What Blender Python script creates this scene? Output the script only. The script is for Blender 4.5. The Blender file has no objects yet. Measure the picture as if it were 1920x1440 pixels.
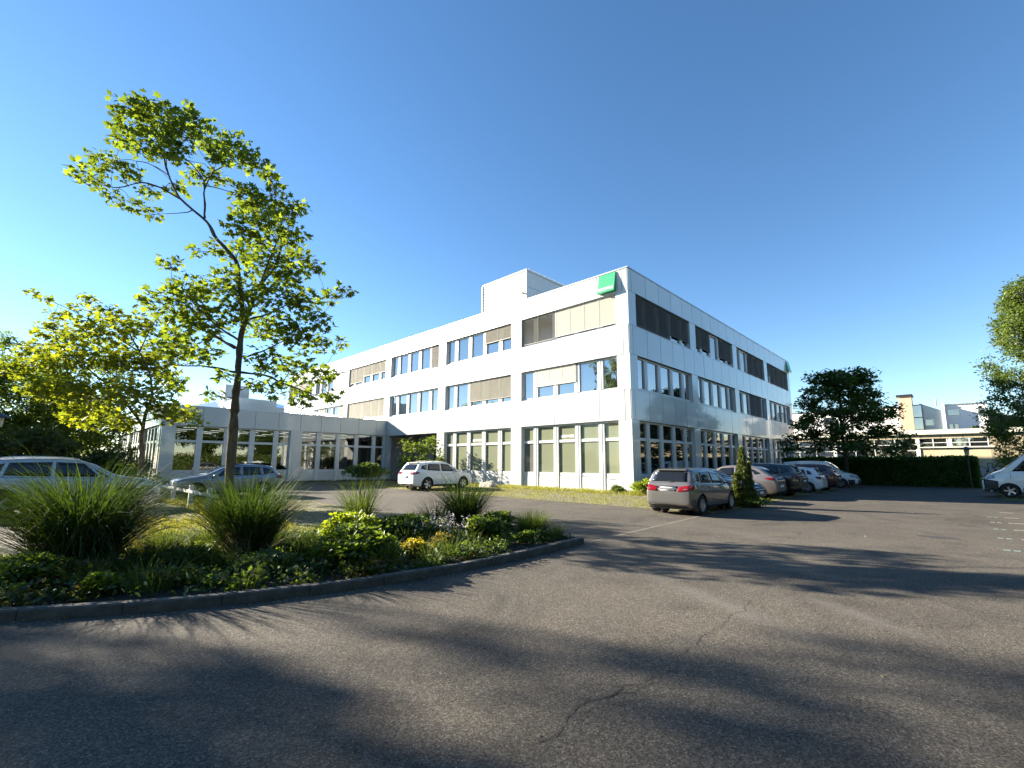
import bpy, math, random
import numpy as np
from mathutils import Vector, Matrix
from mathutils.bvhtree import BVHTree

R = math.radians
PI = math.pi
scene = bpy.context.scene
COL = scene.collection
random.seed(7)
RNG = np.random.default_rng(7)

# World axes follow the office building: its near corner is the origin,
# +x runs along the shaded facade, +y along the sunlit facade, metres.

# ------------------------------------------------------------------ camera
cam_data = bpy.data.cameras.new('camera')
cam = bpy.data.objects.new('camera', cam_data)
COL.objects.link(cam)
cam_data.sensor_width = 36.0
cam_data.lens = 36.0 * 861.39 / 1920.0
cam_data.shift_y = 0.01227
cam_data.clip_start = 0.05
cam_data.clip_end = 3000
cam.matrix_world = (Matrix.Translation((-24.391, -13.787, 1.70))
                    @ Matrix.Rotation(R(44.183 - 90), 4, 'Z')
                    @ Matrix.Rotation(R(90 + 8.252), 4, 'X')
                    @ Matrix.Rotation(R(0.304), 4, 'Z'))
scene.camera = cam

# ------------------------------------------------------------------ light
SUN_EL = 21.5
TO_SUN = Vector((-0.38, 0.925, 0)).normalized()
AZ = math.atan2(TO_SUN.x, TO_SUN.y)           # clockwise from +y
TO_SUN = (TO_SUN * math.cos(R(SUN_EL)) + Vector((0, 0, math.sin(R(SUN_EL))))).normalized()

world = bpy.data.worlds.new('World')
scene.world = world
world.use_nodes = True
wn, wl = world.node_tree.nodes, world.node_tree.links
wn.clear()
sky = wn.new('ShaderNodeTexSky')
sky.sky_type = 'NISHITA'
sky.sun_disc = False
sky.sun_elevation = R(SUN_EL)
sky.sun_rotation = AZ
sky.altitude = 1300
sky.air_density = 1.0
sky.dust_density = 0.05
sky.ozone_density = 1.4
hsv = wn.new('ShaderNodeHueSaturation')
hsv.inputs['Saturation'].default_value = 1.2
bgn = wn.new('ShaderNodeBackground')
bgn.inputs['Strength'].default_value = 0.058
wo = wn.new('ShaderNodeOutputWorld')
wl.new(sky.outputs[0], hsv.inputs['Color'])
wl.new(hsv.outputs[0], bgn.inputs['Color'])
wl.new(bgn.outputs[0], wo.inputs['Surface'])

sun_data = bpy.data.lights.new('sun', 'SUN')
sun_data.energy = 5.0
sun_data.angle = R(0.53)
sun_data.color = (1.0, 0.90, 0.74)
sun = bpy.data.objects.new('sun', sun_data)
COL.objects.link(sun)
sun.rotation_euler = TO_SUN.to_track_quat('Z', 'Y').to_euler()
sun.location = (-20, 40, 40)

vs = scene.view_settings
vs.view_transform = 'Standard'
vs.look = 'None'
vs.gamma = 1.0
vs.use_curve_mapping = False
vs.exposure = 2.2

scene.render.engine = 'CYCLES'
scene.cycles.max_bounces = 8
scene.cycles.transparent_max_bounces = 8
scene.cycles.diffuse_bounces = 3
scene.cycles.glossy_bounces = 4

# ------------------------------------------------------------------ helpers
def mesh_np(name, V, F, smooth=False):
    """numpy verts (n,3) and equal sized faces (m,k) to a mesh"""
    me = bpy.data.meshes.new(name)
    V = np.asarray(V, dtype=np.float32)
    F = np.asarray(F, dtype=np.int32)
    k = F.shape[1]
    me.vertices.add(len(V))
    me.vertices.foreach_set('co', V.ravel())
    me.loops.add(F.size)
    me.loops.foreach_set('vertex_index', F.ravel())
    me.polygons.add(len(F))
    me.polygons.foreach_set('loop_start', np.arange(0, F.size, k, dtype=np.int32))
    me.update(calc_edges=True)
    if smooth:
        me.polygons.foreach_set('use_smooth', np.ones(len(F), dtype=bool))
    return me


def link(name, me, mat=None, parent=None, loc=(0, 0, 0), rz=0.0):
    o = bpy.data.objects.new(name, me)
    COL.objects.link(o)
    if mat is not None and me is not None and len(me.materials) == 0:
        me.materials.append(mat)
    o.location = loc
    o.rotation_euler = (0, 0, rz)
    if parent is not None:
        o.parent = parent
    return o


def tag(o, label=None, cat=None, group=None, kind=None):
    if label: o['label'] = label
    if cat: o['category'] = cat
    if group: o['group'] = group
    if kind: o['kind'] = kind
    return o


def thing(name, label, cat, loc=(0, 0, 0), rz=0.0, group=None):
    o = bpy.data.objects.new(name, None)
    COL.objects.link(o)
    o.empty_display_size = 0.2
    o.location = loc
    o.rotation_euler = (0, 0, rz)
    return tag(o, label, cat, group)


def copy_tree(o, parent=None):
    c = o.copy()
    COL.objects.link(c)
    if parent is not None:
        c.parent = parent
    for ch in list(o.children):
        copy_tree(ch, c)
    return c


class MB:
    def __init__(s):
        s.v, s.f = [], []

    def add(s, vs_, fs_):
        b = len(s.v)
        s.v += [tuple(p) for p in vs_]
        s.f += [tuple(i + b for i in f) for f in fs_]
        return s

    def box(s, x0, y0, z0, x1, y1, z1):
        if x0 > x1: x0, x1 = x1, x0
        if y0 > y1: y0, y1 = y1, y0
        if z0 > z1: z0, z1 = z1, z0
        return s.add([(x0, y0, z0), (x1, y0, z0), (x1, y1, z0), (x0, y1, z0),
                      (x0, y0, z1), (x1, y0, z1), (x1, y1, z1), (x0, y1, z1)],
                     [(0, 3, 2, 1), (4, 5, 6, 7), (0, 1, 5, 4), (1, 2, 6, 5), (2, 3, 7, 6), (3, 0, 4, 7)])

    def poly(s, pts):
        return s.add(pts, [tuple(range(len(pts)))])

    def prism(s, pts, z0, z1):
        n = len(pts)
        vs_ = [(p[0], p[1], z0) for p in pts] + [(p[0], p[1], z1) for p in pts]
        fs_ = [tuple(reversed(range(n))), tuple(range(n, 2 * n))]
        fs_ += [(i, (i + 1) % n, n + (i + 1) % n, n + i) for i in range(n)]
        return s.add(vs_, fs_)

    def bar(s, a, b, w, h=None):
        a, b = Vector(a), Vector(b)
        h = h or w
        d = (b - a).normalized()
        u = d.cross(Vector((0, 0, 1)))
        if u.length < 1e-3: u = Vector((1, 0, 0))
        u.normalize()
        n = u.cross(d)
        vs_ = [p + u * sx * w / 2 + n * sz * h / 2 for p in (a, b) for sx, sz in ((-1, -1), (1, -1), (1, 1), (-1, 1))]
        return s.add(vs_, [(0, 1, 2, 3), (7, 6, 5, 4), (0, 4, 5, 1), (1, 5, 6, 2), (2, 6, 7, 3), (3, 7, 4, 0)])

    def tube(s, pts, radii, n=7, cap=True):
        pts = [Vector(p) for p in pts]
        rings = []
        ref = Vector((0.37, 0.61, 0.7)).normalized()
        for i, p in enumerate(pts):
            d = (pts[min(i + 1, len(pts) - 1)] - pts[max(i - 1, 0)]).normalized()
            u = d.cross(ref)
            if u.length < 0.05: u = d.cross(Vector((1, 0, 0)))
            u.normalize()
            w = d.cross(u)
            r = radii[i]
            rings.append([p + (u * math.cos(2 * PI * k / n) + w * math.sin(2 * PI * k / n)) * r for k in range(n)])
        vs_ = [q for ring in rings for q in ring]
        fs_ = []
        for i in range(len(pts) - 1):
            for k in range(n):
                fs_.append((i * n + k, i * n + (k + 1) % n, (i + 1) * n + (k + 1) % n, (i + 1) * n + k))
        if cap:
            fs_.append(tuple(reversed(range(n))))
            fs_.append(tuple(range((len(pts) - 1) * n, len(pts) * n)))
        return s.add(vs_, fs_)

    def lathe(s, prof, n=20, axis='Z', cap=False):
        vs_, fs_ = [], []
        for r, h in prof:
            for k in range(n):
                a = 2 * PI * k / n
                if axis == 'Z': vs_.append((r * math.cos(a), r * math.sin(a), h))
                else: vs_.append((r * math.cos(a), h, r * math.sin(a)))
        m = len(prof)
        for i in range(m - 1):
            for k in range(n):
                fs_.append((i * n + k, i * n + (k + 1) % n, (i + 1) * n + (k + 1) % n, (i + 1) * n + k))
        if cap:
            fs_.append(tuple(range((m - 1) * n, m * n)))
            fs_.append(tuple(reversed(range(n))))
        return s.add(vs_, fs_)

    def mesh(s, name, smooth=False):
        me = bpy.data.meshes.new(name)
        me.from_pydata(s.v, [], s.f)
        me.update()
        if smooth:
            me.polygons.foreach_set('use_smooth', np.ones(len(me.polygons), dtype=bool))
        return me

    def build(s, name, mat, parent=None, loc=(0, 0, 0), rz=0.0, smooth=False):
        return link(name, s.mesh(name, smooth), mat, parent, loc, rz)


def catmull(pts, sub):
    P_ = [Vector(p) for p in pts]
    out = []
    for i in range(len(P_) - 1):
        p0 = P_[max(i - 1, 0)]; p1 = P_[i]; p2 = P_[i + 1]; p3 = P_[min(i + 2, len(P_) - 1)]
        for k in range(sub):
            t = k / sub
            out.append(0.5 * ((2 * p1) + (p2 - p0) * t + (2 * p0 - 5 * p1 + 4 * p2 - p3) * t * t + (3 * p1 - p0 - 3 * p2 + p3) * t ** 3))
    out.append(P_[-1])
    return out


# ------------------------------------------------------------------ materials
def new_mat(name):
    m = bpy.data.materials.new(name)
    m.use_nodes = True
    nt = m.node_tree
    b = nt.nodes['Principled BSDF']
    return m, nt, b


def N(nt, kind, **kw):
    n = nt.nodes.new(kind)
    for k, v in kw.items():
        setattr(n, k, v)
    return n


def ramp(nt, fac, stops):
    r = N(nt, 'ShaderNodeValToRGB')
    e = r.color_ramp.elements
    while len(e) < len(stops): e.new(0.5)
    for i, (p, c) in enumerate(stops):
        e[i].position = p
        e[i].color = (c[0], c[1], c[2], 1)
    nt.links.new(fac, r.inputs[0])
    return r.outputs[0]


def noise(nt, scale, detail=4, rough=0.55, coord='Object', vec=None, dist=0.0):
    n = N(nt, 'ShaderNodeTexNoise')
    n.inputs['Scale'].default_value = scale
    n.inputs['Detail'].default_value = detail
    n.inputs['Roughness'].default_value = rough
    n.inputs['Distortion'].default_value = dist
    if vec is None:
        tc = N(nt, 'ShaderNodeTexCoord')
        vec = tc.outputs[coord]
    nt.links.new(vec, n.inputs['Vector'])
    return n.outputs['Fac']


def mixc(nt, a, b, fac, mode='MIX'):
    m = N(nt, 'ShaderNodeMix', data_type='RGBA', blend_type=mode)
    for sock, v in ((m.inputs[6], a), (m.inputs[7], b), (m.inputs[0], fac)):
        if isinstance(v, (int, float)): sock.default_value = v
        elif isinstance(v, tuple): sock.default_value = (v[0], v[1], v[2], 1)
        else: nt.links.new(v, sock)
    return m.outputs[2]


def mth(nt, op, a, b=None):
    m = N(nt, 'ShaderNodeMath', operation=op)
    for i, v in enumerate((a, b)):
        if v is None: continue
        if isinstance(v, (int, float)): m.inputs[i].default_value = v
        else: nt.links.new(v, m.inputs[i])
    return m.outputs[0]


def bump(nt, b, h, strength=0.2, dist=0.02):
    n = N(nt, 'ShaderNodeBump')
    n.inputs['Strength'].default_value = strength
    n.inputs['Distance'].default_value = dist
    nt.links.new(h, n.inputs['Height'])
    nt.links.new(n.outputs[0], b.inputs['Normal'])


def simple(name, col, rough=0.5, metal=0.0, var=0.12, scale=6.0, spec=0.5, coat=0.0, bmp=0.0):
    """a plain coloured surface with a little uneven wear"""
    m, nt, b = new_mat(name)
    f = noise(nt, scale, 5)
    c0 = tuple(x * (1 - var) for x in col)
    c1 = tuple(min(1, x * (1 + var)) for x in col)
    nt.links.new(ramp(nt, f, [(0.3, c0), (0.7, c1)]), b.inputs['Base Color'])
    b.inputs['Roughness'].default_value = rough
    b.inputs['Metallic'].default_value = metal
    b.inputs['Specular IOR Level'].default_value = spec
    b.inputs['Coat Weight'].default_value = coat
    if bmp: bump(nt, b, noise(nt, scale * 8, 4), bmp, 0.01)
    return m


M = {}

def build_materials():
    # asphalt: aggregate speckle, stains, two worn tyre streaks
    m, nt, b = new_mat('asphalt')
    tc = N(nt, 'ShaderNodeTexCoord'); P = tc.outputs['Object']
    big = noise(nt, 0.22, 5, 0.6, vec=P)
    mid = noise(nt, 1.7, 5, 0.6, vec=P)
    fine = noise(nt, 95, 3, 0.7, vec=P)
    vor = N(nt, 'ShaderNodeTexVoronoi'); vor.inputs['Scale'].default_value = 82
    nt.links.new(P, vor.inputs['Vector'])
    c = ramp(nt, big, [(0.3, (0.066, 0.060, 0.052)), (0.7, (0.094, 0.085, 0.073))])
    c = mixc(nt, c, (0.098, 0.091, 0.083), mth(nt, 'MULTIPLY', ramp(nt, mid, [(0.5, (0, 0, 0)), (0.75, (1, 1, 1))]), 0.35))
    c = mixc(nt, c, ramp(nt, fine, [(0.34, (0.3, 0.3, 0.3)), (0.5, (0.5, 0.5, 0.5)), (0.66, (0.75, 0.74, 0.72))]), 0.7, 'OVERLAY')
    vc = N(nt, 'ShaderNodeSeparateColor'); nt.links.new(vor.outputs['Color'], vc.inputs[0])
    grain = ramp(nt, vc.outputs[0], [(0.0, (0.34, 0.34, 0.345)), (0.30, (0.74, 0.74, 0.74)), (0.62, (1.05, 1.04, 1.02)), (0.86, (1.45, 1.42, 1.36)), (1.0, (2.3, 2.22, 2.08))])
    c = mixc(nt, c, grain, 0.85, 'MULTIPLY')
    vor2 = N(nt, 'ShaderNodeTexVoronoi'); vor2.inputs['Scale'].default_value = 150
    nt.links.new(P, vor2.inputs['Vector'])
    vd = N(nt, 'ShaderNodeSeparateColor'); nt.links.new(vor2.outputs['Color'], vd.inputs[0])
    c = mixc(nt, c, ramp(nt, vd.outputs[1], [(0.0, (0.55, 0.55, 0.55)), (0.5, (1, 1, 1)), (1.0, (1.5, 1.48, 1.44))]), 0.7, 'MULTIPLY')
    st = noise(nt, 0.55, 6, 0.7, vec=P, dist=1.2)
    c = mixc(nt, c, ramp(nt, st, [(0.36, (0.62, 0.62, 0.63)), (0.5, (1, 1, 1)), (0.68, (1.12, 1.1, 1.06))]), 0.8, 'MULTIPLY')
    oil = noise(nt, 2.6, 3, 0.5, vec=P)
    c = mixc(nt, c, (0.03, 0.029, 0.029), mth(nt, 'MULTIPLY', ramp(nt, oil, [(0.70, (0, 0, 0)), (0.78, (1, 1, 1))]), 0.5))
    sx = N(nt, 'ShaderNodeSeparateXYZ'); nt.links.new(P, sx.inputs[0])
    for (ax, ay, bx, by, hw, amt) in ((-17.5, -10.0, -18.95, -12.7, 0.16, 0.30), (-17.1, -12.0, -18.2, -13.6, 0.13, 0.30),
                                      (-13.0, -9.2, -16.0, -12.2, 0.22, 0.18), (-11.0, -8.6, -14.6, -12.6, 0.2, 0.16)):
        L = math.hypot(bx - ax, by - ay); dx, dy = (bx - ax) / L, (by - ay) / L
        px = mth(nt, 'SUBTRACT', sx.outputs[0], ax); py = mth(nt, 'SUBTRACT', sx.outputs[1], ay)
        d = mth(nt, 'ABSOLUTE', mth(nt, 'ADD', mth(nt, 'MULTIPLY', px, -dy), mth(nt, 'MULTIPLY', py, dx)))
        t = mth(nt, 'ADD', mth(nt, 'MULTIPLY', px, dx), mth(nt, 'MULTIPLY', py, dy))
        w = mth(nt, 'SUBTRACT', 1.0, mth(nt, 'DIVIDE', d, hw * 1.6)); w = mth(nt, 'MAXIMUM', w, 0.0)
        e = mth(nt, 'SUBTRACT', 1.0, mth(nt, 'POWER', mth(nt, 'ABSOLUTE', mth(nt, 'DIVIDE', mth(nt, 'SUBTRACT', t, L / 2), L / 2)), 3.0))
        e = mth(nt, 'MAXIMUM', e, 0.0)
        c = mixc(nt, c, (0.15, 0.14, 0.128), mth(nt, 'MULTIPLY', mth(nt, 'MULTIPLY', w, e), mth(nt, 'MULTIPLY', mth(nt, 'ADD', mid, 0.35), amt * 1.5)))
    nt.links.new(c, b.inputs['Base Color'])
    b.inputs['Roughness'].default_value = 0.86
    b.inputs['Specular IOR Level'].default_value = 0.2
    h = mth(nt, 'ADD', mth(nt, 'MULTIPLY', fine, 0.7), mth(nt, 'MULTIPLY', vor.outputs['Distance'], 0.9))
    bump(nt, b, h, 0.4, 0.0025)
    M['asphalt'] = m
    M['crack'] = simple('crack_tar', (0.014, 0.013, 0.012), 0.9, var=0.3)
    M['patch'] = simple('dark_oval', (0.035, 0.032, 0.034), 0.8, var=0.25, scale=20)
    M['concrete_line'] = simple('concrete_gutter', (0.13, 0.12, 0.10), 0.9, var=0.35, scale=9)
    M['paint_white'] = simple('road_paint_white', (0.22, 0.20, 0.155), 0.85, var=0.4, scale=12)
    M['paint_turq'] = simple('road_paint_turquoise', (0.13, 0.17, 0.15), 0.8, var=0.3, scale=12)

    m, nt, b = new_mat('kerb_concrete')
    f = noise(nt, 5, 6, 0.65); g = noise(nt, 60, 3)
    c = ramp(nt, f, [(0.3, (0.040, 0.038, 0.034)), (0.7, (0.105, 0.10, 0.088))])
    c = mixc(nt, c, ramp(nt, g, [(0.3, (0.3, 0.3, 0.3)), (0.7, (0.8, 0.8, 0.8))]), 0.4, 'OVERLAY')
    nt.links.new(c, b.inputs['Base Color']); b.inputs['Roughness'].default_value = 0.9
    bump(nt, b, g, 0.4, 0.006)
    M['kerb'] = m

    m, nt, b = new_mat('paver_concrete')
    oi = N(nt, 'ShaderNodeObjectInfo')
    f = noise(nt, 7, 5, 0.6)
    c = ramp(nt, f, [(0.3, (0.10, 0.095, 0.062)), (0.7, (0.20, 0.185, 0.13))])
    c = mixc(nt, c, ramp(nt, oi.outputs['Random'], [(0, (0.38, 0.38, 0.38)), (1, (0.62, 0.62, 0.6))]), 0.7, 'OVERLAY')
    nt.links.new(c, b.inputs['Base Color']); b.inputs['Roughness'].default_value = 0.92
    M['paver'] = m

    m, nt, b = new_mat('bed_soil')
    f = noise(nt, 9, 6, 0.7); g = noise(nt, 45, 4, 0.7)
    c = ramp(nt, f, [(0.3, (0.014, 0.011, 0.008)), (0.7, (0.040, 0.032, 0.023))])
    nt.links.new(c, b.inputs['Base Color']); b.inputs['Roughness'].default_value = 1
    bump(nt, b, g, 1.0, 0.05)
    M['soil'] = m
    m, nt, b = new_mat('grass_soil')
    f = noise(nt, 3, 6, 0.7)
    c = ramp(nt, f, [(0.3, (0.045, 0.055, 0.016)), (0.55, (0.09, 0.085, 0.035)), (0.75, (0.14, 0.115, 0.06))])
    nt.links.new(c, b.inputs['Base Color']); b.inputs['Roughness'].default_value = 1
    bump(nt, b, noise(nt, 30, 4), 0.8, 0.03)
    M['grass_soil'] = m

    # enamelled facade panels: glossy white
    m, nt, b = new_mat('white_panel')
    oi = N(nt, 'ShaderNodeObjectInfo')
    c = ramp(nt, oi.outputs['Random'], [(0, (0.465, 0.485, 0.47)), (1, (0.515, 0.535, 0.52))])
    st = noise(nt, 0.8, 5, 0.6)
    c = mixc(nt, c, ramp(nt, st, [(0.3, (0.90, 0.90, 0.88)), (0.6, (1, 1, 1))]), 0.6, 'MULTIPLY')
    nt.links.new(c, b.inputs['Base Color'])
    b.inputs['Roughness'].default_value = 0.28
    b.inputs['Coat Weight'].default_value = 0.65
    b.inputs['Coat Roughness'].default_value = 0.05
    b.inputs['Coat IOR'].default_value = 1.55
    bump(nt, b, noise(nt, 0.55, 2), 0.05, 0.05)
    M['panel'] = m
    M['frame'] = simple('white_frame', (0.54, 0.555, 0.545), 0.35, var=0.05, coat=0.3)
    M['core'] = simple('facade_joint', (0.035, 0.037, 0.04), 0.8)
    M['coping'] = simple('roof_edge_metal', (0.42, 0.44, 0.46), 0.35, metal=0.6, var=0.08)
    M['roofing'] = simple('roof_gravel', (0.25, 0.24, 0.22), 0.95)
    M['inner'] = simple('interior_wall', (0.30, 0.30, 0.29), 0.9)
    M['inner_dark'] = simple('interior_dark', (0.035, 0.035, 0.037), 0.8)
    M['corrug'] = simple('cream_siding', (0.43, 0.42, 0.375), 0.45, var=0.06, scale=2)
    M['black'] = simple('black_plastic', (0.013, 0.013, 0.015), 0.45)
    M['dark_metal'] = simple('dark_metal', (0.04, 0.042, 0.047), 0.4, metal=0.5)
    M['rail_white'] = simple('rail_white', (0.62, 0.61, 0.56), 0.6, var=0.15)

    def glass(name, base, ior, rough=0.015, wav=0.02, glossmin=0.0, tint=(0.9, 0.95, 1.0)):
        m, nt, b = new_mat(name)
        b.inputs['Base Color'].default_value = (*base, 1)
        b.inputs['Roughness'].default_value = 0.6
        b.inputs['Specular IOR Level'].default_value = 0.0
        g = N(nt, 'ShaderNodeBsdfGlossy'); g.inputs['Roughness'].default_value = rough
        g.inputs['Color'].default_value = (*tint, 1)
        fr = N(nt, 'ShaderNodeFresnel'); fr.inputs['IOR'].default_value = ior
        bp = N(nt, 'ShaderNodeBump'); bp.inputs['Strength'].default_value = wav; bp.inputs['Distance'].default_value = 0.3
        oi = N(nt, 'ShaderNodeObjectInfo')
        tc = N(nt, 'ShaderNodeTexCoord')
        va = N(nt, 'ShaderNodeVectorMath', operation='ADD')
        nt.links.new(tc.outputs['Object'], va.inputs[0]); nt.links.new(oi.outputs['Location'], va.inputs[1])
        nt.links.new(noise(nt, 0.9, 2, vec=va.outputs[0]), bp.inputs['Height'])
        nt.links.new(bp.outputs[0], g.inputs['Normal'])
        mx = N(nt, 'ShaderNodeMixShader')
        f = mth(nt, 'MAXIMUM', fr.outputs[0], glossmin)
        nt.links.new(f, mx.inputs[0]); nt.links.new(b.outputs[0], mx.inputs[1]); nt.links.new(g.outputs[0], mx.inputs[2])
        nt.links.new(mx.outputs[0], nt.nodes['Material Output'].inputs['Surface'])
        return m
    M['glass'] = glass('window_glass', (0.020, 0.022, 0.024), 1.9, glossmin=0.42, tint=(1.0, 0.97, 0.95))
    M['glass_dark'] = glass('window_glass_dark', (0.012, 0.012, 0.012), 1.7, glossmin=0.34, tint=(1.0, 0.98, 0.95))
    M['film_green'] = glass('window_film_green', (0.185, 0.20, 0.135), 1.45, rough=0.05)
    M['film_grey'] = glass('window_film_grey', (0.12, 0.12, 0.11), 1.45, rough=0.05)
    M['car_glass'] = glass('car_glass', (0.010, 0.011, 0.012), 1.55, wav=0.0)
    M['lens_red'] = glass('tail_lamp_red', (0.17, 0.004, 0.006), 1.5, wav=0.0)
    M['lens_clear'] = glass('head_lamp_clear', (0.22, 0.23, 0.24), 1.6, wav=0.0, glossmin=0.15)

    # clear glass with a view into the room
    m, nt, b = new_mat('clear_glass')
    nt.nodes.remove(b)
    tr = N(nt, 'ShaderNodeBsdfTransparent'); tr.inputs[0].default_value = (0.62, 0.66, 0.66, 1)
    g = N(nt, 'ShaderNodeBsdfGlossy'); g.inputs['Roughness'].default_value = 0.015
    fr = N(nt, 'ShaderNodeFresnel'); fr.inputs['IOR'].default_value = 1.7
    mx = N(nt, 'ShaderNodeMixShader')
    nt.links.new(mth(nt, 'MAXIMUM', fr.outputs[0], 0.16), mx.inputs[0])
    nt.links.new(tr.outputs[0], mx.inputs[1]); nt.links.new(g.outputs[0], mx.inputs[2])
    nt.links.new(mx.outputs[0], nt.nodes['Material Output'].inputs['Surface'])
    M['clear_glass'] = m
    m, nt, b = new_mat('lit_ceiling_panel')
    b.inputs['Emission Color'].default_value = (1, 0.97, 0.9, 1)
    b.inputs['Emission Strength'].default_value = 0.55
    M['lit'] = m

    M['blind_cream'] = simple('blind_cream', (0.46, 0.445, 0.38), 0.6, var=0.05)
    M['blind_tan'] = simple('blind_tan', (0.29, 0.275, 0.225), 0.6, var=0.06)
    M['blind_dark'] = simple('blind_dark', (0.09, 0.085, 0.075), 0.7, var=0.1)
    M['sign_green'] = simple('sign_green', (0.03, 0.30, 0.13), 0.35, var=0.05, coat=0.3)
    M['sign_white'] = simple('sign_white', (0.82, 0.84, 0.82), 0.5, var=0.02)

    # bark
    def bark(name, c0, c1, sc=9):
        m, nt, b = new_mat(name)
        tc = N(nt, 'ShaderNodeTexCoord'); mp = N(nt, 'ShaderNodeMapping'); mp.inputs['Scale'].default_value = (1, 1, 0.3)
        nt.links.new(tc.outputs['Object'], mp.inputs[0])
        f = noise(nt, sc, 6, 0.7, vec=mp.outputs[0]); g = noise(nt, sc * 4, 4, 0.7, vec=mp.outputs[0])
        c = ramp(nt, f, [(0.32, c0), (0.68, c1)])
        nt.links.new(c, b.inputs['Base Color']); b.inputs['Roughness'].default_value = 0.95
        b.inputs['Specular IOR Level'].default_value = 0.2
        bump(nt, b, g, 0.9, 0.03)
        return m
    M['bark'] = bark('plane_bark', (0.055, 0.042, 0.028), (0.17, 0.135, 0.09))
    M['bark_dark'] = bark('dark_bark', (0.03, 0.024, 0.018), (0.08, 0.064, 0.048))
    M['bark_birch'] = bark('birch_bark', (0.10, 0.09, 0.08), (0.45, 0.43, 0.39))

    def leaf(name, c0, c1, c2, trans=0.45, rough=0.45, tcol=None, gloss=0.035):
        m, nt, b = new_mat(name)
        nt.nodes.remove(b)
        ge = N(nt, 'ShaderNodeNewGeometry')
        c = ramp(nt, ge.outputs['Random Per Island'], [(0.0, c0), (0.5, c1), (1.0, c2)])
        d = N(nt, 'ShaderNodeBsdfDiffuse'); nt.links.new(c, d.inputs[0])
        t = N(nt, 'ShaderNodeBsdfTranslucent')
        tint = mixc(nt, c, tcol or (1.0, 0.92, 0.25), 0.8, 'MULTIPLY')
        bright = mixc(nt, tint, (2.4, 2.4, 2.4), 1.0, 'MULTIPLY')
        nt.links.new(bright, t.inputs[0])
        mx = N(nt, 'ShaderNodeMixShader'); mx.inputs[0].default_value = trans
        nt.links.new(d.outputs[0], mx.inputs[1]); nt.links.new(t.outputs[0], mx.inputs[2])
        g = N(nt, 'ShaderNodeBsdfGlossy'); g.inputs['Roughness'].default_value = rough
        m2 = N(nt, 'ShaderNodeMixShader'); m2.inputs[0].default_value = gloss
        nt.links.new(mx.outputs[0], m2.inputs[1]); nt.links.new(g.outputs[0], m2.inputs[2])
        nt.links.new(m2.outputs[0], nt.nodes['Material Output'].inputs['Surface'])
        return m
    M['leaf_plane'] = leaf('plane_leaf', (0.055, 0.085, 0.012), (0.085, 0.125, 0.017), (0.13, 0.17, 0.022), 0.5)
    M['leaf_maple'] = leaf('maple_leaf', (0.075, 0.10, 0.010), (0.12, 0.155, 0.014), (0.18, 0.20, 0.02), 0.5)
    M['leaf_green'] = leaf('green_leaf', (0.05, 0.085, 0.014), (0.075, 0.115, 0.02), (0.115, 0.155, 0.026), 0.48)
    M['leaf_dark'] = leaf('dark_leaf', (0.034, 0.062, 0.016), (0.052, 0.088, 0.02), (0.085, 0.125, 0.026), 0.35)
    M['leaf_conifer'] = leaf('conifer_needle', (0.032, 0.052, 0.015), (0.052, 0.075, 0.02), (0.085, 0.105, 0.024), 0.28)
    M['leaf_thuja'] = leaf('thuja_spray', (0.05, 0.07, 0.014), (0.075, 0.095, 0.02), (0.11, 0.13, 0.025), 0.25)
    M['leaf_birch'] = leaf('birch_leaf', (0.05, 0.085, 0.016), (0.075, 0.115, 0.02), (0.11, 0.15, 0.028), 0.4)
    M['leaf_hedge'] = leaf('hedge_leaf', (0.035, 0.085, 0.014), (0.05, 0.115, 0.018), (0.08, 0.15, 0.024), 0.3)
    M['leaf_lime'] = leaf('lime_leaf', (0.10, 0.15, 0.012), (0.15, 0.20, 0.015), (0.20, 0.24, 0.02), 0.45)
    M['leaf_yellow'] = leaf('yellow_flower', (0.30, 0.26, 0.012), (0.40, 0.33, 0.015), (0.45, 0.40, 0.03), 0.4, tcol=(1, 0.95, 0.4))
    M['leaf_bronze'] = leaf('bronze_leaf', (0.07, 0.06, 0.015), (0.10, 0.085, 0.02), (0.14, 0.12, 0.03), 0.4)
    M['flower_pale'] = leaf('pale_flower', (0.34, 0.30, 0.34), (0.40, 0.36, 0.38), (0.45, 0.42, 0.40), 0.3, tcol=(1, 1, 1))
    M['blade'] = leaf('grass_blade', (0.022, 0.046, 0.010), (0.034, 0.064, 0.013), (0.052, 0.085, 0.018), 0.22, 0.6, gloss=0.025)
    M['blade_pale'] = leaf('grass_blade_pale', (0.045, 0.075, 0.015), (0.065, 0.10, 0.02), (0.09, 0.125, 0.03), 0.3, 0.6, gloss=0.025)
    M['blade_dead'] = leaf('dry_stalk', (0.16, 0.12, 0.07), (0.22, 0.17, 0.10), (0.30, 0.24, 0.15), 0.2, tcol=(1, 1, 0.8))
    M['lawn'] = leaf('lawn_blade', (0.10, 0.12, 0.018), (0.16, 0.17, 0.028), (0.24, 0.22, 0.06), 0.4)

    # cars
    def paint(name, col, metal=0.0, rough=0.3, flake=0.0):
        m, nt, b = new_mat(name)
        b.inputs['Base Color'].default_value = (*col, 1)
        b.inputs['Metallic'].default_value = metal
        b.inputs['Roughness'].default_value = rough
        b.inputs['Coat Weight'].default_value = 1.0
        b.inputs['Coat Roughness'].default_value = 0.03
        f = noise(nt, 2.5, 4)
        c = mixc(nt, tuple(x * 0.93 for x in col), col, f)
        nt.links.new(c, b.inputs['Base Color'])
        return m
    M['paint_grey'] = paint('paint_grey', (0.17, 0.16, 0.155), 0.75, 0.35)
    M['paint_white'] = M['paint_white']
    M['car_white'] = paint('car_white', (0.74, 0.75, 0.74))
    M['car_silver'] = paint('car_silver', (0.46, 0.46, 0.45), 0.6, 0.35)
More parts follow.
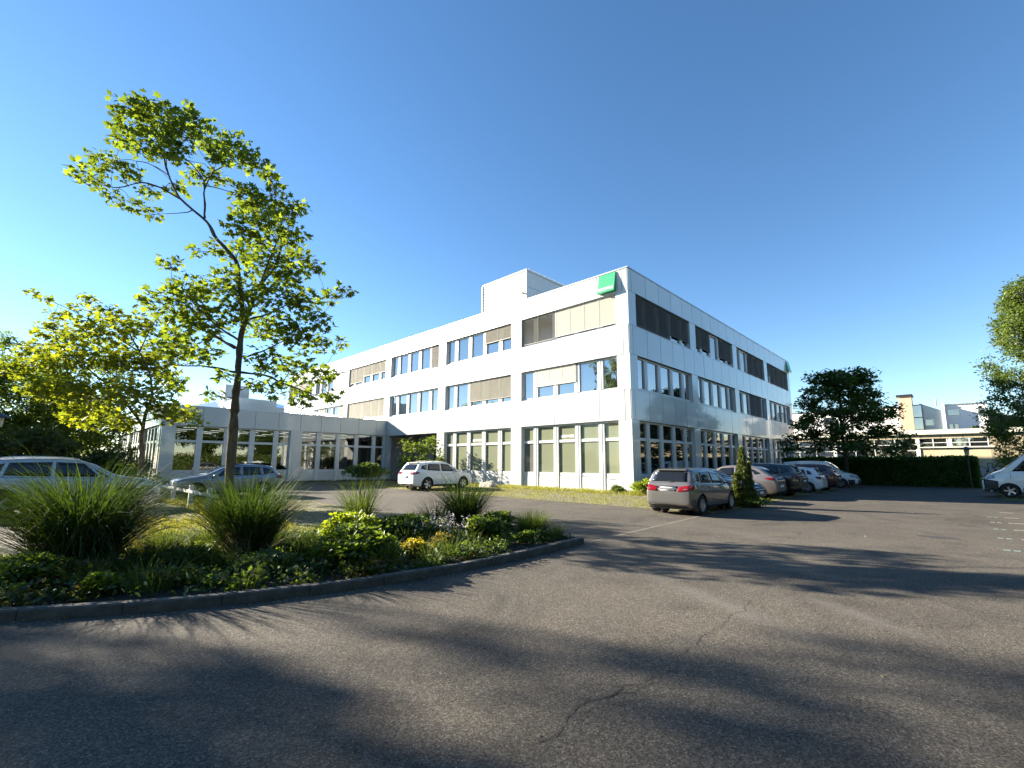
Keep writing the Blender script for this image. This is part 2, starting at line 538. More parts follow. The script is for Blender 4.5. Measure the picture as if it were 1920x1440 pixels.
    M['car_bluegrey'] = paint('car_bluegrey', (0.20, 0.215, 0.245), 0.7, 0.35)
    M['car_blue'] = paint('car_blue', (0.015, 0.028, 0.075), 0.3, 0.3)
    M['car_taupe'] = paint('car_taupe', (0.21, 0.185, 0.175), 0.6, 0.35)
    M['car_black'] = paint('car_black', (0.010, 0.009, 0.011))
    M['car_red'] = paint('car_red', (0.045, 0.009, 0.012), 0.2)
    M['tyre'] = simple('tyre_rubber', (0.016, 0.016, 0.016), 0.8)
    M['rim'] = simple('alloy_rim', (0.50, 0.50, 0.51), 0.3, metal=0.8, var=0.05)
    M['hub_dark'] = simple('brake_dark', (0.03, 0.03, 0.032), 0.6)
    M['chrome'] = simple('chrome_trim', (0.6, 0.6, 0.6), 0.15, metal=1.0, var=0.02)
    M['plate'] = simple('number_plate', (0.74, 0.75, 0.74), 0.5, var=0.03)
    M['seam'] = simple('panel_gap', (0.006, 0.006, 0.007), 0.8)

    # background walls
    def stained(name, c0, c1, streak):
        m, nt, b = new_mat(name)
        tc = N(nt, 'ShaderNodeTexCoord'); mp = N(nt, 'ShaderNodeMapping'); mp.inputs['Scale'].default_value = (1, 1, 0.13)
        nt.links.new(tc.outputs['Object'], mp.inputs[0])
        f = noise(nt, 1.3, 6, 0.65, vec=mp.outputs[0]); g = noise(nt, 0.5, 5, 0.6)
        c = ramp(nt, g, [(0.3, c0), (0.7, c1)])
        c = mixc(nt, c, streak, ramp(nt, f, [(0.55, (0, 0, 0)), (0.78, (0.8, 0.8, 0.8))]))
        nt.links.new(c, b.inputs['Base Color']); b.inputs['Roughness'].default_value = 0.9
        return m
    M['wall_yellow'] = stained('workshop_wall_yellow', (0.40, 0.35, 0.22), (0.50, 0.44, 0.28), (0.33, 0.27, 0.18))
    M['wall_stain'] = stained('workshop_wall_stained', (0.30, 0.25, 0.16), (0.40, 0.34, 0.22), (0.11, 0.08, 0.055))
    M['cream_band'] = simple('cream_band', (0.60, 0.58, 0.47), 0.8, var=0.08, scale=1)
    M['render_white'] = simple('white_render', (0.74, 0.74, 0.72), 0.85, var=0.04, scale=1)
    M['tower_orange'] = simple('tower_apricot', (0.48, 0.345, 0.235), 0.8, var=0.06, scale=1)
    M['zinc'] = simple('zinc_cladding', (0.34, 0.37, 0.38), 0.3, metal=0.5, var=0.25, scale=0.5)
    M['graf_black'] = simple('spray_black', (0.012, 0.012, 0.016), 0.8)
    M['graf_white'] = simple('spray_white', (0.32, 0.33, 0.34), 0.8)
    M['lamp_glass'] = simple('lantern_glass', (0.6, 0.56, 0.45), 0.3)
    m, nt, b = new_mat('wooded_slope')
    f = noise(nt, 0.10, 6, 0.75); c = ramp(nt, f, [(0.35, (0.014, 0.024, 0.012)), (0.7, (0.05, 0.065, 0.026))])
    nt.links.new(c, b.inputs['Base Color']); b.inputs['Roughness'].default_value = 1
    bump(nt, b, f, 1.0, 6.0)
    M['hill'] = m
    M['stone'] = simple('boulder_stone', (0.36, 0.33, 0.28), 0.9, var=0.25, scale=4, bmp=0.5)

build_materials()

# ------------------------------------------------------------------ ground
def sheet(name, pts, z, mat, kind='structure', thick=0.0):
    mb = MB()
    if thick: mb.prism(pts, z - thick, z)
    else: mb.poly([(p[0], p[1], z) for p in pts])
    return tag(mb.build(name, mat), kind=kind)

g = MB()
xs = [-700, -60, -30, 0, 40, 120, 700]
for i in range(6):
    for j in range(6):
        g.poly([(xs[i], xs[j], 0), (xs[i + 1], xs[j], 0), (xs[i + 1], xs[j + 1], 0), (xs[i], xs[j + 1], 0)])
tag(g.build('ground_asphalt', M['asphalt']), kind='structure')

KERB = [(-29.5, -2.0), (-28.2, -3.2), (-27.0, -4.3), (-25.7, -5.4), (-24.46, -6.3), (-23.82, -6.72), (-23.12, -7.10), (-22.21, -7.47),
        (-21.23, -7.75), (-20.15, -7.92), (-18.52, -7.98), (-15.98, -7.80)]

def resample(pts, step):
    out, acc = [Vector((*pts[0], 0))], 0.0
    P_ = [Vector((*p, 0)) for p in pts]
    pos = 0.0
    segs = [(P_[i], P_[i + 1], (P_[i + 1] - P_[i]).length) for i in range(len(P_) - 1)]
    tot = sum(s_[2] for s_ in segs)
    n = max(1, round(tot / step))
    for k in range(1, n + 1):
        d = tot * k / n
        for a, b, l in segs:
            if d <= l + 1e-6:
                out.append(a.lerp(b, min(1, d / l)))
                break
            d -= l
    return out

inner_bed = [(-15.98 - 0.14, -7.6), (-16.12, -3.1), (-23.9, -2.6), (-29.0, 0.5)]
bed = MB()
kin = [(p[0] + 0.03, p[1] + 0.12) for p in KERB]
bp = kin[:-1] + [(-16.12, -7.68), (-16.12, -3.1), (-23.9, -2.6), (-29.2, 1.0)]
bed.prism([(x, y) for x, y in bp], -0.05, 0.075)
tag(bed.build('planting_bed_soil', M['soil']), kind='structure')
# clods and stones of the bed as loose stuff
mb = MB()
for i in range(1500):
    x = random.uniform(-25.5, -16.3); y = random.uniform(-7.8, -3.4)
    # keep inside the bed
    ok = True
    for a, b in zip(KERB[:-1], KERB[1:]):
        if a[0] <= x <= b[0]:
            t = (x - a[0]) / (b[0] - a[0]); ok = y > a[1] + t * (b[1] - a[1]) + 0.2
    if not ok: continue
    s_ = random.uniform(0.008, 0.03)
    vs_ = [(x + random.uniform(-s_, s_), y + random.uniform(-s_, s_), 0.06 + random.uniform(0, 1.3) * s_) for _ in range(4)]
    mb.add(vs_, [(0, 1, 2), (0, 2, 3), (0, 3, 1), (1, 3, 2)])
tag(mb.build('bed_crumbs', M['stone']), kind='stuff')

# kerb: a mortar strip carrying single kerb stones
kerb = MB()
for a, b in zip(KERB[:-1], KERB[1:]):
    d = Vector((b[0] - a[0], b[1] - a[1])).normalized(); nrm = Vector((-d.y, d.x))
    kerb.add([(a[0] + nrm.x * .055, a[1] + nrm.y * .055, -.05), (b[0] + nrm.x * .055, b[1] + nrm.y * .055, -.05), (b[0] + nrm.x * .10, b[1] + nrm.y * .10, -.05), (a[0] + nrm.x * .10, a[1] + nrm.y * .10, -.05),
              (a[0] + nrm.x * .055, a[1] + nrm.y * .055, .07), (b[0] + nrm.x * .055, b[1] + nrm.y * .055, .07), (b[0] + nrm.x * .10, b[1] + nrm.y * .10, .07), (a[0] + nrm.x * .10, a[1] + nrm.y * .10, .07)],
             [(0, 3, 2, 1), (4, 5, 6, 7), (0, 1, 5, 4), (1, 2, 6, 5), (2, 3, 7, 6), (3, 0, 4, 7)])
kerb_o = tag(kerb.build('kerb', M['soil']), kind='structure')

def kerb_stone_mesh(l):
    w, h, c = 0.12, 0.125, 0.018
    pts = [(0, -.06), (0, h - c), (c, h), (w, h), (w, -.06)]
    mb = MB()
    n = len(pts)
    vs_ = [(0.004, p[0], p[1]) for p in pts] + [(l - 0.004, p[0], p[1]) for p in pts]
    fs_ = [tuple(range(n)), tuple(reversed(range(n, 2 * n)))] + [(i, n + i, n + (i + 1) % n, (i + 1) % n) for i in range(n)]
    mb.add(vs_, fs_)
    return mb.mesh('kerb_stone')

def lay_stones(pts, parent, step=1.0, dz=0.0):
    rs = resample(pts, step)
    for a, b in zip(rs[:-1], rs[1:]):
        l = (b - a).length
        o = link('kerb_stone', kerb_stone_mesh(l), M['kerb'], parent, (a.x, a.y, dz + random.uniform(-.005, .005)), math.atan2(b.y - a.y, b.x - a.x) + random.uniform(-.006, .006))
lay_stones(KERB, kerb_o, 0.98)
lay_stones([(-15.975, -7.66), (-15.975, -3.0)], kerb_o, 0.95)
edge = MB(); edge.box(-15.97, -2.9, -.05, -15.87, 14.0, -.012)
edge_o = tag(edge.build('flush_edging', M['soil']), kind='structure')
lay_stones([(-15.86, -3.0), (-15.86, 14.0)], edge_o, 1.0, -0.115)

# paving of lattice stones
def paver_mesh():
    mb = MB(); L, W, h = 0.585, 0.385, 0.05
    nx, ny = 3, 2
    cw, ch = L / nx, W / ny
    for i in range(nx):
        for j in range(ny):
            x0, y0 = i * cw, j * ch
            o = [(x0, y0), (x0 + cw, y0), (x0 + cw, y0 + ch), (x0, y0 + ch)]
            k = 0.33
            cx, cy = x0 + cw / 2, y0 + ch / 2
            hpts = [(cx, cy - ch * k), (cx + cw * k, cy), (cx, cy + ch * k), (cx - cw * k, cy)]
            vs_ = [(p[0], p[1], h) for p in o] + [(p[0], p[1], h) for p in hpts]
            fs_ = [(0, 1, 4), (1, 5, 4), (1, 2, 5), (2, 6, 5), (2, 3, 6), (3, 7, 6), (3, 0, 7), (0, 4, 7)]
            mb.add(vs_, fs_)
    mb.add([(0, 0, 0), (L, 0, 0), (L, W, 0), (0, W, 0), (0, 0, h), (L, 0, h), (L, W, h), (0, W, h)],
           [(0, 1, 5, 4), (1, 2, 6, 5), (2, 3, 7, 6), (3, 0, 4, 7)])
    return mb.mesh('lattice_paver')
PAVER = paver_mesh()
CAM = Vector((-24.39, -13.79))

def pave(name, x0, y0, x1, y1, z, limit=300):
    base = MB(); base.box(x0, y0, -0.05, x1, y1, z)
    root = tag(base.build(name, M['grass_soil']), kind='structure')
    cells = []
    nx, ny = int((x1 - x0) / 0.40), int((y1 - y0) / 0.60)
    for i in range(nx):
        for j in range(ny):
            cells.append((x0 + 0.01 + i * 0.40, y0 + 0.01 + (j + (i % 2) * 0.5) * 0.60))
    cells = [c for c in cells if c[1] + .6 < y1]
    cells.sort(key=lambda c: (Vector(c) - CAM).length)
    rest = MB()
    src = PAVER
    for k, (x, y) in enumerate(cells):
        zz = z - 0.036 + random.uniform(-.006, .004)
        if k < limit:
            link('lattice_paver', PAVER, M['paver'], root, (x + 0.385, y, zz), PI / 2)
        else:
            rest.add([(x + 0.385 - v.co.y, y + v.co.x, zz + v.co.z) for v in src.vertices], [tuple(p.vertices) for p in src.polygons])
    if rest.v:
        tag(rest.build('lattice_pavers_far', M['paver'], root), kind='stuff')
    return root
pave('island_paving', -23.8, -2.5, -15.98, 14.0, 0.028)
pave('forecourt_paving', -7.9, -7.4, -1.25, 23.5, 0.020)
sheet('parking_row_paving', [(-1.2, -7.4), (37, -7.4), (37, -1.0), (-1.2, -1.0)], 0.012, M['grass_soil'], thick=.03)
sheet('wall_verge', [(-1.24, -1.2), (-0.02, -1.2), (-0.02, 18.6), (-1.24, 18.6)], 0.03, M['grass_soil'], thick=.05)
sheet('wall_verge', [(0.0, -0.99), (37, -0.99), (37, -0.02), (0.0, -0.02)], 0.03, M['grass_soil'], thick=.05)
sheet('van_park_lawn', [(8.6, -15.0), (24.5, -15.0), (24.5, -24), (8.6, -24)], 0.016, M['grass_soil'], thick=.03)
sheet('left_lawn', [(-60, 14.3), (-18.4, 14.3), (-18.4, 70), (-60, 70)], 0.02, M['grass_soil'], thick=.04)
sheet('wing_verge', [(-18.3, 25.9), (0, 25.9), (0, 27.45), (-18.3, 27.45)], 0.02, M['grass_soil'], thick=.04)

# gutter line between the two asphalt lots
gl = MB()
px0 = None
for k in range(28):
    x = -15.8 + k * 0.27; y = -7.78 + 0.42 * k / 28 + random.uniform(-.012, .012)
    w = random.uniform(.03, .055)
    if px0: gl.poly([(px0[0], px0[1] - px0[2], .004), (x, y - w, .004), (x, y + w, .004), (px0[0], px0[1] + px0[2], .004)])
    px0 = (x, y, w)
tag(gl.build('gutter_line', M['concrete_line']), kind='structure')

def crack(pts, w0, depth=0, seed=1, z=0.0045):
    rnd = random.Random(seed)
    P_ = [Vector(p) for p in pts]
    for it in range(4):
        Q = [P_[0]]
        for a, b in zip(P_[:-1], P_[1:]):
            d = b - a; n = Vector((-d.y, d.x))
            Q += [a.lerp(b, .5) + n * rnd.uniform(-.13, .13), b]
        P_ = Q
    mb = MB(); n = len(P_)
    vs_ = []
    for i, p in enumerate(P_):
        d = (P_[min(i + 1, n - 1)] - P_[max(i - 1, 0)]).normalized(); q = Vector((-d.y, d.x))
        w = w0 * rnd.uniform(.35, 1.2) * min(1, 0.25 + min(i, n - 1 - i) / 5)
        vs_ += [(p.x + q.x * w, p.y + q.y * w, z), (p.x - q.x * w, p.y - q.y * w, z)]
    mb.add(vs_, [(2 * i, 2 * i + 1, 2 * i + 3, 2 * i + 2) for i in range(n - 1)])
    return mb
c_ = MB()
for pts, w, sd in (([(-22.1, -11.76), (-21.65, -11.69), (-21.3, -11.73), (-20.8, -11.83), (-20.41, -11.86)], .0042, 1),
                   ([(-21.3, -11.73), (-21.05, -11.86), (-20.75, -11.92)], .0035, 2),
                   ([(-21.7, -11.70), (-21.4, -11.83), (-21.15, -11.93)], .003, 5),
                   ([(-20.41, -11.86), (-20.2, -11.80), (-19.68, -11.77), (-19.2, -11.74)], .0034, 3),
                   ([(-19.2, -11.74), (-18.82, -11.75), (-18.0, -11.70), (-17.0, -11.66), (-15.6, -11.6)], .003, 4),
                   ([(-20.2, -12.5), (-19.9, -12.7), (-19.5, -12.75)], .002, 6)):
    m_ = crack(pts, w, seed=sd); c_.add(m_.v, m_.f)
tag(c_.build('asphalt_cracks', M['crack']), kind='structure')

pt = MB(); pts = []  # flat dark oval sheet lying just above the asphalt
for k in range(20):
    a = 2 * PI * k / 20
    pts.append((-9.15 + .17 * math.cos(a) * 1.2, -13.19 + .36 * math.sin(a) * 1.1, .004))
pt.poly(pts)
tag(pt.build('dark_oval', M['patch']), kind='structure')

# paint marks of the bays on the right
for k, x in enumerate((.5, -1.85, -3.85, -5.98, -8.2)):
    mb = MB(); mb.box(x - .06, -14.95, .002, x + .06, -14.60, .006)
    tag(mb.build('bay_mark', M['paint_white']), kind='structure')
for k, x in enumerate((-1.9, -3.95, -6.05, -8.25, -10.42)):
    mb = MB()
    for q in range(2):
        mb.box(x - .10, -14.46 + q * .14, .002, x + .10, -14.36 + q * .14, .006)
    tag(mb.build('bay_number_paint', M['paint_turq']), kind='structure')

# far wooded ridge behind the white houses
mb = MB(); n = 60
row = []
for i in range(n + 1):
    a = R(-32) + R(66) * i / n
    d = 330 + 20 * math.sin(i * 1.7)
    h = 26 + 7 * math.sin(i * .37) + 4 * math.sin(i * 1.3) + random.uniform(-1.2, 1.2)
    row.append((d * math.cos(a), d * math.sin(a), h))
vs_ = []
for x, y, h in row:
    vs_ += [(x * .9, y * .9, -1), (x * .95, y * .95, h * .55), (x, y, h), (x * 1.2, y * 1.2, -1)]
fs_ = []
for i in range(n):
    for j in range(3):
        fs_.append((i * 4 + j, i * 4 + j + 1, i * 4 + j + 5, i * 4 + j + 4))
mb.add(vs_, fs_)
tag(mb.build('wooded_hills', M['hill']), kind='structure')

# ------------------------------------------------------------------ office building
office = thing('office_building', 'white three storey office block clad in square panels with ribbon windows', 'building')
LL, LR = 54.6, 37.1
BANDS = [(4.33, 6.16), (8.35, 10.18), (12.36, 13.80)]
WIN = [(0.0, 4.33), (6.16, 8.35), (10.18, 12.36)]
MOD, J0, BAY = 1.82, 0.43, 9.1

def fb(mb, side, u0, u1, d0, d1, z0, z1):
    if side == 'L': mb.box(d0, u0, z0, d1, u1, z1)
    else: mb.box(u0, d0, z0, u1, d1, z1)

core = MB()
for z0, z1 in BANDS: core.box(.05, .05, z0 + .015, LR - .05, LL - .05, z1 - .015 if z1 < 13 else z1 - .03)
for z0, z1 in WIN[1:]: core.box(.36, .36, z0, LR - .36, LL - .36, z1)
core.box(3.4, .36, 0, LR - .36, LL - .36, 4.34)
core.box(.36, .36, 0, 3.4, 18.4, 4.34)
core.box(.36, 27.6, 0, 3.4, LL - .36, 4.34)
core.build('wall_core', M['core'], office)
rf = MB(); rf.box(.3, .3, 13.7, LR - .3, LL - .3, 13.78); rf.build('roof', M['roofing'], office)
cp = MB()
cp.box(-.03, -.03, 13.80, .28, LL, 13.88); cp.box(.28, -.03, 13.80, LR, .28, 13.88)
cp.box(LR - .28, .28, 13.80, LR + .03, LL, 13.88)
cp.build('roof_edge', M['coping'], office)
tr = MB()   # thin drip rails that close each panel band
for z0, z1 in BANDS:
    for zz in (z0, z1):
        if zz > 13: continue
        tr.box(-.012, -.012, zz - .014, .05, LL, zz + .014); tr.box(.05, -.012, zz - .014, LR, .05, zz + .014)
tr.build('drip_rail', M['coping'], office)

_shared = {}
def shared_box(key, *b):
    if key not in _shared:
        _shared[key] = MB().box(*b).mesh(key if isinstance(key, str) else key[0])
    return _shared[key]

def dbox(side, w, d, h, name):
    k = (name, side, round(w, 3), round(d, 3), round(h, 3))
    return shared_box(k, 0, 0, 0, *((d, w, h) if side == 'L' else (w, d, h)))

def place(name, side, u, d, z, w, dd, h, mat, parent):
    loc = (d, u, z) if side == 'L' else (u, d, z)
    return link(name, dbox(side, w, dd, h, name), mat, parent, loc)

def panels(side, length, z0, z1, parent):
    e = [0.0 if side == 'R' else .042] + [J0 + MOD * k for k in range(60) if J0 + MOD * k < length - .3] + [length]
    for a, b in zip(e[:-1], e[1:]):
        place('facade_panel', side, a + .018, random.uniform(-.002, .003), z0 + .015, b - a - .036, .04, z1 - z0 - .03, M['panel'], parent)
for z0, z1 in BANDS:
    panels('L', LL, z0, z1, office)
    panels('R', LR, z0, z1, office)

def blind_mesh(side, u0, u1, z0, z1, tilt, pitch=.075):
    mb = MB(); z = z1; hw = .04
    cu = math.cos(tilt) * hw; su = math.sin(tilt) * hw
    while z > z0 + .03:
        a, b = .13 - cu, .13 + cu
        pa, pb = z - su, z + su
        if side == 'L':
            mb.add([(a, u0, pa), (a, u1, pa), (b, u1, pb), (b, u0, pb), (a, u0, pa - .004), (a, u1, pa - .004)], [(0, 3, 2, 1), (0, 1, 5, 4)])
        else:
            mb.add([(u0, a, pa), (u1, a, pa), (u1, b, pb), (u0, b, pb), (u0, a, pa - .004), (u1, a, pa - .004)], [(0, 1, 2, 3), (0, 4, 5, 1)])
        z -= pitch
    fb(mb, side, u0, u1, .10, .16, z0 - .01, z0 + .035)
    n = max(1, round((u1 - u0) / 1.3))
    for k in range(n + 1):
        uu = u0 + .08 + (u1 - u0 - .16) * k / n
        fb(mb, side, uu - .008, uu + .008, .088, .094, z0, z1)
    return mb

def ribbon(side, bay, lvl, parent, blinds=(), panes='glass', special=None, skip=False):
    z0, z1 = WIN[lvl]
    u0 = .92 + BAY * bay; u1 = u0 + 8.06
    if side == 'R': u1 = min(u1, LR - .9)
    mull = [J0 + MOD * k + BAY * bay for k in range(1, 5)]
    mb = MB()
    zs = z0 + (0.0 if lvl == 0 else .015)
    sill = .90 if lvl == 0 else z0 + .20
    fb(mb, side, u0, u1, .20, .34, z1 - .13, z1 - .005)
    if lvl == 0:
        fb(mb, side, u0, u1, .21, .34, .90, 1.10)
        fb(mb, side, u0, u1, .24, .34, 0.0, .90)
        fb(mb, side, u0, u1, .20, .34, 3.10, 3.28)
        fb(mb, side, u0, u1, .10, .34, -.02, .05)
        rows = [(1.10, 3.10), (3.28, z1 - .13)]
    else:
        fb(mb, side, u0, u1, .20, .34, zs, sill)
        fb(mb, side, u0, u1, .06, .20, zs, zs + .03)
        rows = [(sill, z1 - .13)]
    edges = [u0] + mull + [u1]
    for k, u in enumerate(mull):
        fb(mb, side, u - .20, u + .20, .165, .34, (0.05 if lvl == 0 else sill), z1 - .13)
        fb(mb, side, u - .05, u + .05, .145, .165, (0.05 if lvl == 0 else sill), z1 - .13)
    for k, (a, b) in enumerate(zip(edges[:-1], edges[1:])):
        aa = a + (.20 if k else .09); bb = b - (.20 if k < 4 else .09)
        if k == 0: fb(mb, side, u0, u0 + .09, .185, .34, (0.05 if lvl == 0 else sill), z1 - .13)
        if k == 4: fb(mb, side, u1 - .09, u1, .185, .34, (0.05 if lvl == 0 else sill), z1 - .13)
    w = mb.build('window', M['frame'], parent)
    for k, (a, b) in enumerate(zip(edges[:-1], edges[1:])):
        aa = a + (.20 if k else .09); bb = b - (.20 if k < 4 else .09)
        for r, (za, zb) in enumerate(rows):
            mat = M[special[(k, r)]] if special and (k, r) in special else M[panes]
            place('pane', side, aa - .01, .27, za - .01, bb - aa + .02, .02, zb - za + .02, mat, w)
        if lvl == 0:
            place('infill_panel', side, aa + .03, .20, .06, bb - aa - .06, .03, .80, M['panel'], w)
            if k in (0, 2):
                sl = MB(); fb(sl, side, (aa + bb) / 2 - .22, (aa + bb) / 2 + .22, .19, .20, .74, .765)
                sl.build('vent_slot', M['core'], w)
    for (ua, ub, drop, kind) in blinds:
        a = edges[ua] + (.03 if ua else .06); b = edges[ub + 1] - (.03 if ub < 4 else .06)
        tilt = {'blind_cream': R(64), 'blind_tan': R(48), 'blind_dark': R(60), 'blind_open': R(25)}[kind]
        mat = M['blind_tan'] if kind == 'blind_open' else M[kind]
        zt = z1 - .06; zb = zt - drop * (zt - sill)
        bl = blind_mesh(side, a, b, zb, zt, tilt)
        fb(bl, side, a, b, .07, .19, z1 - .075, z1 - .01)
        bl.build('blind', mat, w)
    # guide rails at the ends of a blind run
    return w

def pillar(side, k, lvl, parent):
    z0, z1 = WIN[lvl]
    a = .92 + BAY * k - 1.04 if k else 0.0
    b = .92 + BAY * k
    if k == 0 and side == 'L': a = .05
    pass
    mb = MB(); fb(mb, side, a, b, .012, .40, z0 + (.0 if lvl == 0 else .015), z1 - .015)
    return mb.build('pillar', M['panel'], parent)

gf = {(k, r): 'film_green' for k in range(5) for r in range(2)}
g0 = dict(gf); g0[(4, 1 - 1)] = 'film_grey'
g1 = dict(gf); g1[(0, 0)] = 'film_grey'
LB = {(0, 2): [(0, 2, .97, 'blind_cream'), (3, 4, 1.0, 'blind_open')], (1, 2): [(0, 1, .55, 'blind_tan')], (2, 2): [(0, 0, 1.0, 'blind_dark')],
      (3, 2): [(0, 2, .62, 'blind_tan'), (3, 4, .88, 'blind_tan')], (4, 2): [(0, 1, .97, 'blind_cream')], (5, 2): [(1, 2, .5, 'blind_tan')],
      (0, 1): [(2, 3, .62, 'blind_cream')], (1, 1): [(0, 2, .84, 'blind_tan')], (2, 1): [], (3, 1): [(0, 1, .96, 'blind_tan'), (2, 4, .90, 'blind_tan')],
      (4, 1): [(0, 0, 1.0, 'blind_dark'), (3, 3, 1.0, 'blind_tan')], (5, 1): [(0, 2, .7, 'blind_cream')]}
for bay in range(6):
    for lvl in (0, 1, 2):
        pillar('L', bay, lvl, office)
        if lvl == 0 and bay == 2: continue
        sp = {0: g0, 1: g1}.get(bay) if lvl == 0 else None
        ribbon('L', bay, lvl, office, LB.get((bay, lvl), ()), special=sp)
RB = {(0, 2): [(0, 2, 1.0, 'blind_dark'), (3, 4, .84, 'blind_dark')], (1, 2): [(0, 1, .82, 'blind_dark'), (3, 4, .86, 'blind_dark')],
      (2, 2): [(2, 4, 1.0, 'blind_dark')], (3, 2): [(0, 0, .6, 'blind_dark'), (1, 4, 1.0, 'blind_dark')],
      (2, 1): [(2, 3, 1.0, 'blind_dark')]}
for bay in range(4):
    for lvl in (0, 1, 2):
        pillar('R', bay, lvl, office)
        ribbon('R', bay, lvl, office, RB.get((bay, lvl), ()), panes='glass_dark' if lvl == 0 else 'glass')
for lvl in (0, 1, 2):
    z0, z1 = WIN[lvl]
    mb = MB(); mb.box(LR - .9, .012, z0 + .015, LR, .40, z1 - .015); mb.build('pillar', M['panel'], office)
    mb = MB(); mb.box(LR - .40, .40, z0, LR, LL, z1); mb.build('side_wall', M['panel'], office)
    mb = MB(); mb.box(.012, .92 + BAY * 6 - 1.04, z0 + .015, .4, LL, z1 - .015); mb.build('pillar', M['panel'], office)
for z0, z1 in BANDS:
    mb = MB(); mb.box(LR - .05, .05, z0, LR, LL, z1 - .015); mb.build('side_band', M['panel'], office)

# entrance recess of the third bay
ent = MB(); ent.box(3.38, 18.4, 0, 3.40, 27.6, 4.32); ent.build('recess_wall', M['inner'], office)
for y in (18.40, 27.58): MB().box(.37, y, 0, 3.37, y + .02, 4.32).build('recess_side', M['inner'], office)
dr_ = MB()
dr_.box(3.28, 19.2, 0, 3.37, 19.3, 2.7); dr_.box(3.28, 21.5, 0, 3.37, 21.6, 2.7); dr_.box(3.28, 23.8, 0, 3.37, 23.9, 2.7); dr_.box(3.28, 19.2, 2.6, 3.37, 23.9, 4.2)
d_o = dr_.build('entrance_door', M['dark_metal'], office)
for y in (19.3, 21.6):
    MB().box(3.31, y, 0.05, 3.33, y + 2.2, 2.6).build('pane', M['glass_dark'], d_o)
sof = MB(); sof.box(.05, 18.42, 4.30, 3.37, 27.58, 4.328); sof.build('recess_ceiling', M['inner'], office)

# stair tower on the roof
pent = thing('stair_tower', 'cream corrugated stair tower standing on the flat office roof', 'roof tower', (3.0, 11.2, 13.78))
tw, tl, thh = 6.6, 5.5, 4.12
MB().box(.06, .06, 0, tw - .06, tl - .06, thh).build('wall', M['core'], pent)
nb = 15
bm_ = None
for k in range(nb):
    z = thh * k / nb; h = thh / nb
    mb = MB(); mb.add([(0, 0.0, z + .01), (0, tl, z + .01), (-.035, tl, z + h * .5), (-.035, 0.0, z + h * .5), (0, tl, z + h - .01), (0, 0, z + h - .01), (.06, 0, z + .01), (.06, tl, z + .01), (.06, tl, z + h - .01), (.06, 0, z + h - .01)],
                      [(0, 3, 2, 1), (3, 5, 4, 2), (0, 1, 7, 6), (5, 9, 8, 4), (0, 6, 9, 5, 3), (1, 2, 4, 8, 7)])
    mb.build('siding_board', M['corrug'], pent)
for k in range(3):
    MB().box(.0, .0, thh * k / 3 + .012, tw, .06, thh * (k + 1) / 3 - .012).build('siding_panel', M['panel'], pent)
MB().box(-.06, -.06, thh, tw, tl + .02, thh + .14).build('roof_edge', M['frame'], pent)
for cy in (-.02, tl - .03):
    MB().box(-.075, cy - .05, 0, .03, cy + .09, thh).build('corner_trim', M['frame'], pent)
fl = MB(); fl.lathe([(.03, 0), (.09, .12), (.11, .2), (.0, .2)], 12, 'Z'); fl.box(-.04, -.04, -.1, .04, .04, 0)
for i, v in enumerate(fl.v): fl.v[i] = (-.12 - v[2], .28 + v[0], 2.15 + v[1])
fl.build('floodlight', M['dark_metal'], pent)
rl = MB()
for k in range(9): rl.box(.3 + k * .7, .02, thh + .14, .33 + k * .7, .05, thh + .26)
rl.box(.3, .02, thh + .26, 5.95, .05, thh + .28)
rl.build('edge_rail', M['frame'], pent)

# green square signs
def text_mesh(txt, size, ext=.004):
    cu = bpy.data.curves.new('t', 'FONT'); cu.body = txt; cu.size = size; cu.extrude = ext; cu.align_x = 'CENTER'; cu.offset = size * .018
    o = bpy.data.objects.new('t', cu); COL.objects.link(o)
    bpy.context.view_layer.update()
    dg = bpy.context.evaluated_depsgraph_get()
    me = bpy.data.meshes.new_from_object(o.evaluated_get(dg))
    bpy.data.objects.remove(o); bpy.data.curves.remove(cu)
    return me

def sign(label, loc, rz, group=None):
    """face looks along local -y, top tilted back to the wall"""
    t = thing('company_sign', label, 'sign', loc, rz, group)
    w, h = 1.22, 1.26
    mb = MB(); mb.add([(-w / 2, -.06, h), (w / 2, -.06, h), (w / 2, -.30, 0), (-w / 2, -.30, 0), (-w / 2, -.0, h), (w / 2, -.0, h), (w / 2, -.0, 0), (-w / 2, -.0, 0)],
                      [(0, 3, 2, 1), (0, 1, 5, 4), (3, 7, 6, 2), (0, 4, 7, 3), (1, 2, 6, 5)])
    mb.build('panel', M['sign_green'], t)
    me = text_mesh('BECHTLE', .235)
    ang = math.atan2(.24, h)
    o = link('lettering', me, M['sign_white'], t, (0, -.30 - .006 + .24 * .15 / h + .0, .15))
    o.rotation_euler = (PI / 2 - ang, 0, 0); o.scale = (1.12, 1.1, 1)
    return t
sign('green square company sign with white lettering by the sunlit corner of the office roof', (-.002, 1.42, 12.48), -PI / 2)
sign('green square company sign at the far end of the shaded office facade', (36.5, -.002, 12.44), 0)

# white lettering on two ground floor panes (flat film on the glass)
for (txt, u, par) in (('BODYWORK', 4.98, 0), ('BODYWORK', 14.08, 1)):
    me = text_mesh(txt, .26, .001)
    o = link('window_lettering', me, M['sign_white'], office, (.262, u - .0, 3.42)); o.rotation_euler = (PI / 2, 0, -PI / 2); o.scale = (.74, 1, 1)

